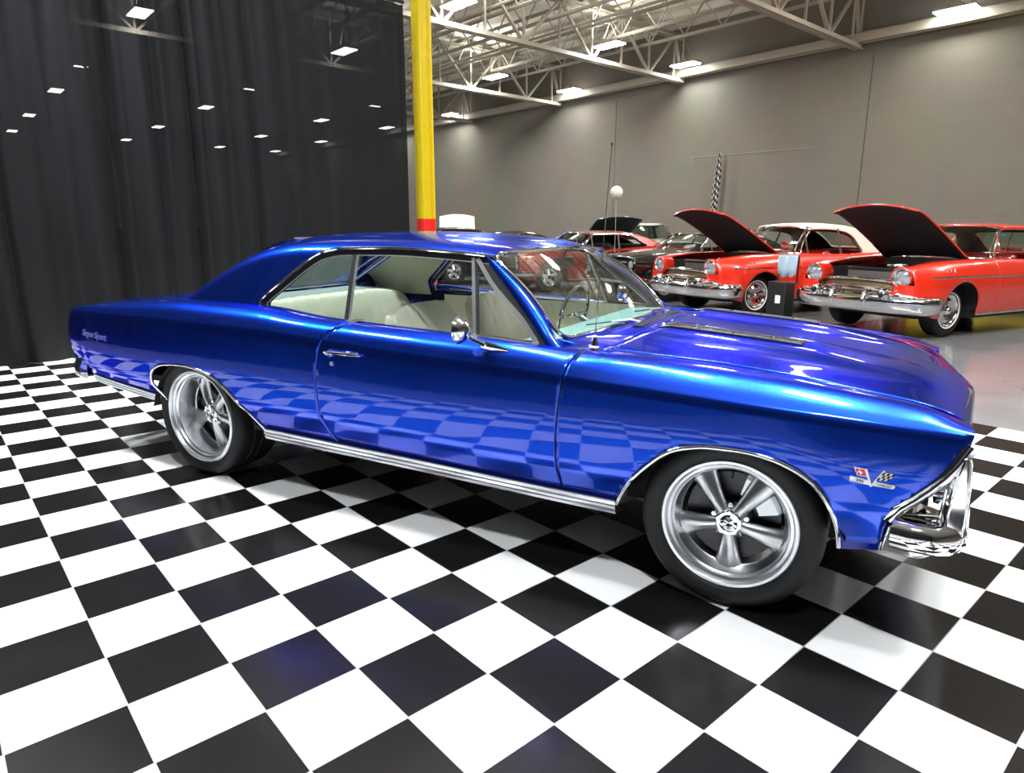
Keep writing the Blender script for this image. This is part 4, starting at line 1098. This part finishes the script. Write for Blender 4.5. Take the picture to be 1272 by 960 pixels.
def muscle_front(root, c):
    pm = M[c['paint']]
    b = MB(); b.grid([[(.90-.10*(abs(y)/.86)**2-.02, y, z) for y in [-.86+1.72*k/20 for k in range(21)]] for z in (.83, .80)]); b.grid([[(.86-.10*(abs(y)/.86)**2-.02, y, z) for y in [-.86+1.72*k/20 for k in range(21)]] for z in (.80, .50)]); b.build('grille', M['black'], root)
    for s in (-1, 1):
        for k, z in enumerate((.735, .60)):
            b = MB(); b.lathe([(.001, .02), (.04, .014), (.070, 0)], 24, lambda v: (.80+v[2], s*.77+v[0], z+v[1])); hl = b.build('headlight', M['lens'], root)
            b = MB(); b.lathe([(.068, -.01), (.072, .02), (.080, .02), (.082, -.04)], 24, lambda v: (.80+v[2], s*.77+v[0], z+v[1])); b.build('headlight_rim', M['chrome'], hl)
        b = MB(); P = [(.86, s*.12, .78), (.83, s*.66, .78), (.83, s*.66, .58), (.86, s*.12, .58)]; b.tube(P, .010, 6, closed=True); b.build('grille_trim', M['chrome'], root)
    path = [(.90-.10*(abs(y)/.86)**2.4, y) for y in [-.86+1.72*k/30 for k in range(31)]]
    ends = [(.48, .93), (.60, .945), (.70, .93), (.76, .905)]
    sweep('front_bumper', [(x, -y) for x, y in ends]+path+[(x, y) for x, y in ends[::-1]], [(-.04, .38), (.02, .385), (.045, .43), (.03, .49), (-.04, .50)], M['chrome'], root, 1)
rc, pc, _ = bg_car('muscle_car', 'black coupe with stacked headlights, between the deep red coupe and the cream-topped red car', place((-3.30, 9.77), -127), -127, dict(musc)); muscle_front(rc, musc)
mr = dict(musc); mr.update(paint='dred', trim='under'); mr['paint'] = 'dred'
rd_, pd_, _ = bg_car('muscle_car', 'deep red coupe between two black coupes, seen through the blue car windshield', place((-6.17, 10.57), -127), -127, mr); muscle_front(rd_, mr)
re_, pe_, _ = bg_car('muscle_car', 'black coupe whose roof shows over the blue roof, left of the deep red coupe', place((-9.18, 11.24), -127), -127, dict(musc)); muscle_front(re_, musc)
mf = dict(musc); mf.update(roofz=[(x, z+(.09 if z > 1.2 else .04)) for x, z in musc['roofz']])
rf_, pf_, _ = bg_car('muscle_car', 'black car with its roof showing just right of the yellow column', place((-11.8, 12.5), -127), -127, mf); muscle_front(rf_, mf)
mg = dict(musc); mg.update(paint='bcar2', open=33, hoodz=[(x, z+.02) for x, z in musc['hoodz']])
rg_, pg_, _ = bg_car('muscle_car', 'dark blue car with raised hood standing behind the deep red coupe', (-6.9, 16.3, 0), -45, mg); muscle_front(rg_, mg)
mh = dict(musc); mh.update(paint='wcar', open=44, liner='wcar', hoodz=[(x, z+.03) for x, z in musc['hoodz']])
rh_, ph_, _ = bg_car('muscle_car', 'white car facing the wall with its raised white hood showing right of the yellow column', (-15.0, 20.3, 0), 123, mh); muscle_front(rh_, mh)
my = dict(fifty); my.update(paint='ycar', open=0, clear=True)
ry_, py_, _ = bg_car('classic_car', 'yellow classic car parked behind the red hardtop, glimpsed through its windows', (.93, 14.3, 0), 160, my)
mw = dict(musc); mw.update(paint='wcar', wb=2.35, x=(-3.0, .86), lines={k: [(x*.72 if x < 0 else x, z+(.12 if k[0] == 'z' and k != 'zb' else 0)) for x, z in v] for k, v in musc['lines'].items()}, belt=[(x, z+.12) for x, z in musc['belt']],
    roofz=[(-2.3, 1.04), (-2.12, 1.08), (-2.05, 1.46), (-1.95, 1.56), (-1.6, 1.60), (-1.2, 1.58), (-1.1, 1.52)], roofx=(-2.3, -1.08), zr0=1.52, win=[(-1.90, 1.08), (-1.90, 1.44), (-1.6, 1.50), (-1.25, 1.49), (-.9, 1.08)], rear=(-2.0, -2.1), hoodz=[(x, z+.12) for x, z in musc['hoodz']], deck=[(-3.0, 1.0), (-2.2, 1.0)], doors=(-.66, -1.9))
rw_, pw_, _ = bg_car('pickup_truck', 'white pickup truck by the wall with its cab showing right of the raised blue hood', (-5.66, 17.86, 0), -45, mw)

# trolley bin with cloth, flag, globe
tr = empty('trolley', (-.93, 7.72, 0), math.radians(-30)); tag(tr, 'black wheeled trolley case with a white label standing against the red cream-topped car', 'trolley')
b = MB(); b.box(-.16, .16, -.12, .12, .07, .60); b.box(-.165, .165, -.125, .125, .58, .62); b.build('case', M['plastic'], tr, smooth=False, bevel=.02)
b = MB(); b.bar((-.17, .12, .6), (-.17, .12, 1.0), .02); b.bar((.17, .12, .6), (.17, .12, 1.0), .02); b.bar((-.18, .12, 1.0), (.18, .12, 1.0), .025); b.build('handle', M['plastic'], tr, smooth=False)
b = MB(); b.box(.0, .09, -.127, -.122, .30, .42); b.build('label_card', M['paper'], tr, smooth=False)
for x in (-.16, .16):
    for y in (-.10, .10):
        b = MB(); b.lathe([(.001, -.015), (.045, -.015), (.045, .015), (.001, .015)], 18, lambda v: (x+v[2], y+v[0], .045+v[1])); b.build('caster', M['rubber'], tr)
b = MB(); rows = []
for k in range(25):
    t = k/24; x = -.17+.34*t; dr_ = .16+.12*math.sin(2.2*t+.5)+.02*math.sin(9*t)
    rows.append([(x, .12+.02, .95-dr_*.4+.01*math.sin(14*t)), (x, .142, .99), (x, .12, 1.017), (x, .098, .995), (x+.01*math.sin(8*t), .090+.015*math.sin(11*t), .97-dr_*.5), (x+.02*math.sin(5*t), .088+.02*math.sin(13*t+1), .95-dr_)])
b.grid(rows); o = b.build('cleaning_cloth', M['cloth'], loc=(-.93, 7.72, 0), rot=(0, 0, math.radians(-30))); tag(o, 'pale blue cloth draped over the handle of the black trolley', 'cloth')
sd = o.modifiers.new('thickness', 'SOLIDIFY'); sd.thickness = .006
# checkered flag hanging furled from the wall
fx, fyy, fz0, fz1 = 0, 0, 1.55, 2.95
fl = empty('checkered_flag', W(-9.78, 19.78, 1.02)); tag(fl, 'furled black and white checkered flag on the wall above the raised red hood', 'flag')
b = MB(); b.tube([(-.06, 0, .0), (.06, 0, 2.86)], .010, 8); b.box(-.08, .0, .0, .08, .3, .36); b.build('flag_pole', M['steel'], fl)
V_, F_, UV = [], [], []
nu, nv = 26, 40
for j in range(nv+1):
    t = j/nv; z = 2.90-2.2*t; wd = .03+.20*min(1, t*3)*(1-.25*t)
    for i in range(nu+1):
        a = 2*PI*i/nu*1.8; r = wd*(.45+.25*math.sin(3*a+2*t)+.1*math.sin(5*a+7*t))
        V_.append((.06-.12*(2.86-z)/2.86+wd*.35*math.cos(a/1.8)+r*.4*math.cos(a), r*.5*math.sin(a), z-.04*math.sin(a)))
for j in range(nv):
    for i in range(nu): F_.append((j*(nu+1)+i, j*(nu+1)+i+1, (j+1)*(nu+1)+i+1, (j+1)*(nu+1)+i))
me = bpy.data.meshes.new('flag_cloth'); me.from_pydata(V_, [], F_); uvl = me.uv_layers.new(name='UVMap')
for li, lp in enumerate(me.loops): uvl.data[li].uv = ((lp.vertex_index % (nu+1))/nu*.7, (lp.vertex_index//(nu+1))/nv*2.2)
link('flag_cloth', me, M['flag'], fl)
# ------------------------------------------------------------------ setting
def wall_plane(name, i0, j0, i1, j1, z1, mat, th=.1, z0_=0.):
    a, b_ = W(i0, j0), W(i1, j1); L = (b_-a).length; ang = math.atan2(b_.y-a.y, b_.x-a.x)
    m = MB(); m.box(0, L, -th/2, th/2, z0_, z1); o = m.build(name, mat, smooth=False, loc=a, rot=(0, 0, ang)); o['kind'] = 'structure'; return o
H = 6.7
m = MB(); m.box(-46, 16, -14, 20.2, -.12, -.012); o = m.build('floor', M['floor'], smooth=False, loc=TO, rot=(0, 0, TA)); o['kind'] = 'structure'
m = MB(); m.box(-5.7, 6.6, -1.35, 5.4, -.012, 0); o = m.build('floor_checkered', M['tiles'], smooth=False, loc=TO, rot=(0, 0, TA)); o['kind'] = 'structure'
wall_plane('wall_back', -46, 16.55, 16, 16.55, H+.3, M['wall'])
wall_plane('wall_left', -46, -14, -46, 19.9, 7.9, M['wall'])
wall_plane('wall_right', 16, 19.9, 16, -14, 7.9, M['wall'])
wall_plane('wall_front', 16, -14, -46, -14, 7.9, M['wall'])
# corrugated deck
m = MB(); rows = []
n = 310
for k in range(n+1):
    j = -14+31*k/n; zz = H+(.04 if k % 4 < 2 else 0)
    rows.append([(-46, j, zz), (16, j, zz)])
m.grid(rows); o = m.build('ceiling', M['deck'], smooth=False, loc=TO, rot=(0, 0, TA)); o['kind'] = 'structure'
def tl(v): return v
def girder(i, j0, j1):
    b = MB()
    for zz, hh in ((5.36, .10), (6.45, .10)):
        for d in (-.06, .06): b.box(i+d-.045, i+d+.045, j0, j1, zz-hh/2, zz-hh/2+.015); b.box(i+d-.008, i+d+.008, j0, j1, zz-hh/2, zz+hh/2)
    j = j0; k = 0
    while j < j1-.1:
        jn = min(j+1.1, j1); zA, zB = (5.36, 6.45) if k % 2 else (6.45, 5.36)
        b.bar((i, j, zA), (i, jn, zB), .07, .05); b.bar((i, jn, 5.36), (i, jn, 6.45), .045, .045)
        j = jn; k += 1
    o = b.build('roof_girder', M['beam'], smooth=False, loc=TO, rot=(0, 0, TA)); return o
def joist(j, i0, i1):
    b = MB()
    for zz in (5.98, 6.62):
        for d in (-.03, .03): b.box(i0, i1, j+d-.02, j+d+.02, zz-.004, zz+.004); b.box(i0, i1, j+d-.004, j+d+.004, zz-.03, zz+.03)
    i = i0; k = 0
    while i < i1-.05:
        n_ = min(i+.52, i1); b.bar((i, j, 5.98 if k % 2 else 6.62), (n_, j, 6.62 if k % 2 else 5.98), .022, .022); i = n_; k += 1
    return b.build('ceiling_joist', M['beam'], smooth=False, loc=TO, rot=(0, 0, TA))
gi = [(-27.7, 'roof girder seen low behind the black drapes'), (-23.0, ''), (-18.3, ''), (-13.6, 'steel roof girder meeting the wall behind the white ball'), (-8.9, 'steel roof girder running in from beside the yellow column, above the nearer lamps'),
      (-4.2, 'steel roof girder nearest the right edge, ending on the wall above the red cars'), (.5, 'steel roof girder over the checkered floor, nearest the camera')]
spans = []
for i, lb in gi[2:]:
    o = girder(i, -6., 16.4); tag(o, lb or 'steel roof girder farthest back, showing just right of the yellow column', 'roof girder', 'roof girders'); spans.append(i)
js = [1.2+1.12*k for k in range(13)]
for j in js:
    o = joist(j, -30, 9); tag(o, 'open web steel ceiling joist running parallel to the grey wall', 'ceiling joist', 'ceiling joists')
b = MB()
b.box(-46, 16, 16.18, 16.40, 5.42, 5.435); b.box(-46, 16, 16.18, 16.20, 5.42, 5.62); b.box(-46, 16, 16.18, 16.40, 5.61, 5.62)
o = b.build('trim_ledger', M['beam'], smooth=False, loc=TO, rot=(0, 0, TA)); o['kind'] = 'structure'
for k, jj in enumerate((11.9, 9.6, 6.25)):
    b = MB(); b.tube([(-30, jj, 5.90), (9, jj, 5.90)], .03, 8)
    for i in range(-28, 9, 4): b.tube([(i, jj, 5.9), (i, jj, 6.6)], .006, 4)
    o = b.build('sprinkler_pipe', M['beam'], loc=TO, rot=(0, 0, TA)); tag(o, 'thin painted pipe hung under the roof deck', 'pipe', 'ceiling pipes')
# wall details: control joint, conduit
b = MB(); b.box(-3.90, -3.894, 16.492, 16.50, 0, 5.2); b.box(-11.30, -11.296, 16.492, 16.50, 0, 5.2); o = b.build('trim_wall_joint', M['under'], smooth=False, loc=TO, rot=(0, 0, TA)); o['kind'] = 'structure'
P = lambda i, z: (i, 16.49, z)
b = MB(); b.tube([P(-8.5, 3.34), P(-5.05, 3.32)], .006, 6); b.tube([P(-8.5, 3.20), P(-8.5, 3.34)], .012, 6)
o = b.build('wall_conduit', M['beam'], loc=TO, rot=(0, 0, TA)); tag(o, 'thin horizontal conduit on the grey wall behind the checkered flag', 'conduit')
# lamps
FIX = {'-2.2_15.98': 'long bright ceiling lamp near the top right corner', '-8.43_8.37': 'ceiling lamp nearest the yellow column, cut by the top edge', '-8.46_12.83': 'bright ceiling lamp under the middle of the roof, above the antenna',
       '-8.39_15.79': 'ceiling lamp close to the wall between two girders, right of the antenna', '-12.81_12.96': 'ceiling lamp right of the yellow column, under the second girder', '-12.77_15.94': 'ceiling lamp close to the wall above the white ball', '-18.94_15.82': 'smallest ceiling lamp low beside the yellow column'}
def fixture(i, j, label, group, power=0):
    r = empty('high_bay_lamp', W(i, j, 5.62), TA); tag(r, label, 'ceiling lamp', group)
    b = MB(); b.box(-.36, .36, -.17, .17, .0, .05); b.box(-.10, .10, -.10, .10, .05, .12); b.build('lamp_housing', M['beam'], r, smooth=False, bevel=.01)
    b = MB(); b.box(-.36, .36, -.17, .17, -.02, .0); b.build('diffuser', M['lamp'], r, smooth=False)
    b = MB()
    for e in (-.25, .25): b.tube([(e, 0, .05), (0, 0, .5)], .004, 4)
    b.tube([(0, 0, .5), (0, 0, 1.05)], .004, 4); b.build('hanger', M['beam'], r)
    return r
for k, lb in FIX.items():
    i, j = map(float, k.split('_')); fixture(i, j, lb, 'high bay lamps')
for i in (-13.1, -19.5, -23.4, -29.6, -35.2):
    for j in (3.9, 8.4, 12.8, 15.8):
        if i in (-13.1,) and j > 12: continue
        if (i, j) in ((-19.5, 15.8),): continue
        fixture(i, j, 'ceiling lamp glowing through the black drapes', 'lamps behind the drapes')
for i, j in ((-2.2, 12.8), (-2.2, 8.4), (3.5, 8.4), (3.5, 12.8), (3.5, 15.8), (-.72, 1.68), (.55, 2.1), (1.95, 2.6), (3.6, 3.1), (-2.2, -.6), (3.5, -.6), (-3.6, -1.0)):
    fixture(i, j, 'ceiling lamp above the show floor, reflected in the car and tiles', 'lamps above the show floor')
m = MB(); m.box(-8.9, -6.9, 9.0, 10.2, 6.62, 6.66); sk = m.build('window_1', M['lamp2'], smooth=False, loc=TO, rot=(0, 0, TA)); sk['kind'] = 'structure'
def area(i, j, z, sx, sy_, e, col=(1, .97, .92)):
    ld = bpy.data.lights.new('lamp_light', 'AREA'); ld.shape = 'RECTANGLE'; ld.size = sx; ld.size_y = sy_; ld.energy = e; ld.color = col
    o = bpy.data.objects.new('lamp_light', ld); C.objects.link(o); o.location = W(i, j, z); o.rotation_euler = (0, 0, TA); return o
LW = .45
for i in (-29.6, -19.5, -13.1): 
    for j in (3.9, 12.8): area(i, j, 5.55, .6, .3, 330*LW)
for i, j in ((-8.4, 8.4), (-8.4, 12.8), (-13.1, 12.8), (3.5, 12.8)): area(i, j, 5.55, .6, .3, 260*LW)
for i, j in ((-2.2, 12.8), (-2.2, 8.4), (3.5, 8.4)): area(i, j, 5.55, .6, .3, 300*LW)
for i, j, e in ((-.72, 1.68, 330), (.55, 2.1, 330), (1.95, 2.6, 330), (3.6, 3.1, 300), (-2.2, -.6, 330), (3.5, -.6, 330), (-3.6, -1.0, 430)): area(i, j, 5.55, .9, .45, e*1.35*LW, (.96, .98, 1))
# drapes
def drape(j0, j1, seed, label, side=0):
    rnd = random.Random(seed); Lw = j1-j0; n = int(Lw/.012); zs_ = [0.005, .6, 1.4, 2.4, 3.4, 4.1, 4.365]
    fr = [(rnd.uniform(1.6, 2.2), rnd.uniform(0, 6), .075), (rnd.uniform(3.5, 5), rnd.uniform(0, 6), .040), (rnd.uniform(9, 12), rnd.uniform(0, 6), .008)]
    rows = []
    for k in range(n+1):
        j = j0+Lw*k/n; row = []; soft = (1-.80*min(1, max(0, (j-2.2)/1.6))) if not side else 1
        for z in zs_:
            d = 0; t = 1-.35*(z/4.4)
            for f, p, a in fr: d += a*t*soft*math.sin(j*f*2*PI/1.3+p+.25*math.sin(z*.9+p)+.15*math.sin(j*3))
            ph = (j+.10*math.sin(j*2.3+seed)+.05*math.sin(z*.8+j))/.42; fr_ = ph-math.floor(ph)-.5; kk = .5+.5*math.sin(math.floor(ph)*2.7)
            d = d*.6-(.05+.10*kk)*soft*math.exp(-(fr_/.11)**2)+.02*math.sin(ph*2*PI*2)*soft
            row.append((-5.60+d, j, z) if not side else (j, -2.75+d, z))
        rows.append(row)
    b = MB(); b.grid(rows); o = b.build('black_drape', M['drape'], loc=TO, rot=(0, 0, TA)); tag(o, label, 'curtain', 'black drapes'); return o
drape(-2.5, 5.27, 13, 'floor length black pleated drape hanging behind the blue car')
b = MB(); b.tube([(-5.6, -2.5, 4.40), (-5.6, 5.28, 4.40)], .022, 10)
o = b.build('drape_rail', M['black'], loc=TO, rot=(0, 0, TA)); tag(o, 'black rail along the top of the drapes', 'curtain rail')
o = drape(-5.5, 8., 31, 'black drape on the camera side of the checkered floor', 1); o.name = 'studio_drape'
b = MB(); b.tube([(-5.5, -2.75, 4.40), (8., -2.75, 4.40)], .022, 10); o = b.build('studio_drape_rail', M['black'], loc=TO, rot=(0, 0, TA)); tag(o, 'black rail holding the drape on the camera side', 'curtain rail')
# yellow column
ci, cj = -5.68, 5.61
b = MB()
def hsec(z0_, z1_, bb):
    bb.box(ci-.10, ci+.10, cj-.10, cj-.084, z0_, z1_); bb.box(ci-.10, ci+.10, cj+.084, cj+.10, z0_, z1_); bb.box(ci-.01, ci+.01, cj-.09, cj+.09, z0_, z1_)
hsec(1.54, 7.8, b); col = b.build('steel_column', M['yellow'], smooth=False, loc=TO, rot=(0, 0, TA)); tag(col, 'yellow steel building column with a red foot beside the black drapes', 'column')
b = MB(); hsec(0, 1.54, b); b.box(ci-.15, ci+.15, cj-.15, cj+.15, 0, .02); b.build('red_band', M['redband'], col, smooth=False)
# ------------------------------------------------------------------ camera / world / view
cd = bpy.data.cameras.new('camera'); cam = bpy.data.objects.new('camera', cd); C.objects.link(cam)
r = Vector((.8776385, .4793231, .0002795)); dn = Vector((.1094466, -.1998286, -.9736991)); fw = Vector((-.4666606, .8545864, -.2278375))
mt = Matrix((r, -dn, -fw)).transposed().to_4x4(); mt.translation = Vector((.3990614, -3.2450362, 1.3837401)); cam.matrix_world = mt
cd.sensor_width = 36; cd.lens = 833.277/1272*36; cd.clip_start = .05; cd.clip_end = 200; sc.camera = cam
w = bpy.data.worlds.new('world'); sc.world = w; w.use_nodes = True
w.node_tree.nodes['Background'].inputs['Color'].default_value = (.8, .85, 1, 1); w.node_tree.nodes['Background'].inputs['Strength'].default_value = .05
sc.view_settings.view_transform = 'Standard'; sc.view_settings.look = 'None'; sc.view_settings.exposure = EXPOSURE; sc.view_settings.gamma = 1; sc.view_settings.use_curve_mapping = False
for i in (-13.1, -8.4, -2.2, 3.5):
    for j in (3.9, 8.4, 12.8):
        o = area(i, j, 5.80, .6, .3, 40); o.rotation_euler = (PI, 0, 0)
# white globe on a stand
gp_ = Vector((-5.0, 11.5, 0))
g_ = empty('globe_lamp', (gp_.x, gp_.y, 0)); tag(g_, 'white round globe on a thin pole seen beside the antenna', 'globe lamp')
b = MB(); b.tube([(0, 0, 0), (0, 0, 2.08)], .006, 8); b.lathe([(.001, 0), (.18, 0), (.18, .02), (.001, .03)], 24); b.build('pole', M['beam'], g_)
b = MB(); b.lathe([(.14*math.sin(PI*k/16)+.0005, 2.19-.14*math.cos(PI*k/16)) for k in range(17)], 32); b.build('globe', M['balloon'], g_)
# enlarge the roof and back wall about the viewpoint-free origin used for measuring them
KS = 1.213; CC = Vector((.3990614, -3.2450362, 1.3837401))
for o in list(C.objects):
    if o.parent is None and (o.name.split('.')[0] in ('wall_back', 'ceiling', 'roof_girder', 'ceiling_joist', 'trim_ledger', 'sprinkler_pipe', 'trim_wall_joint', 'wall_conduit', 'high_bay_lamp', 'window_1', 'lamp_light')):
        o.location = CC+(o.location-CC)*KS
        if o.type == 'LIGHT': o.data.energy *= KS*KS
        else: o.scale = (KS, KS, KS)
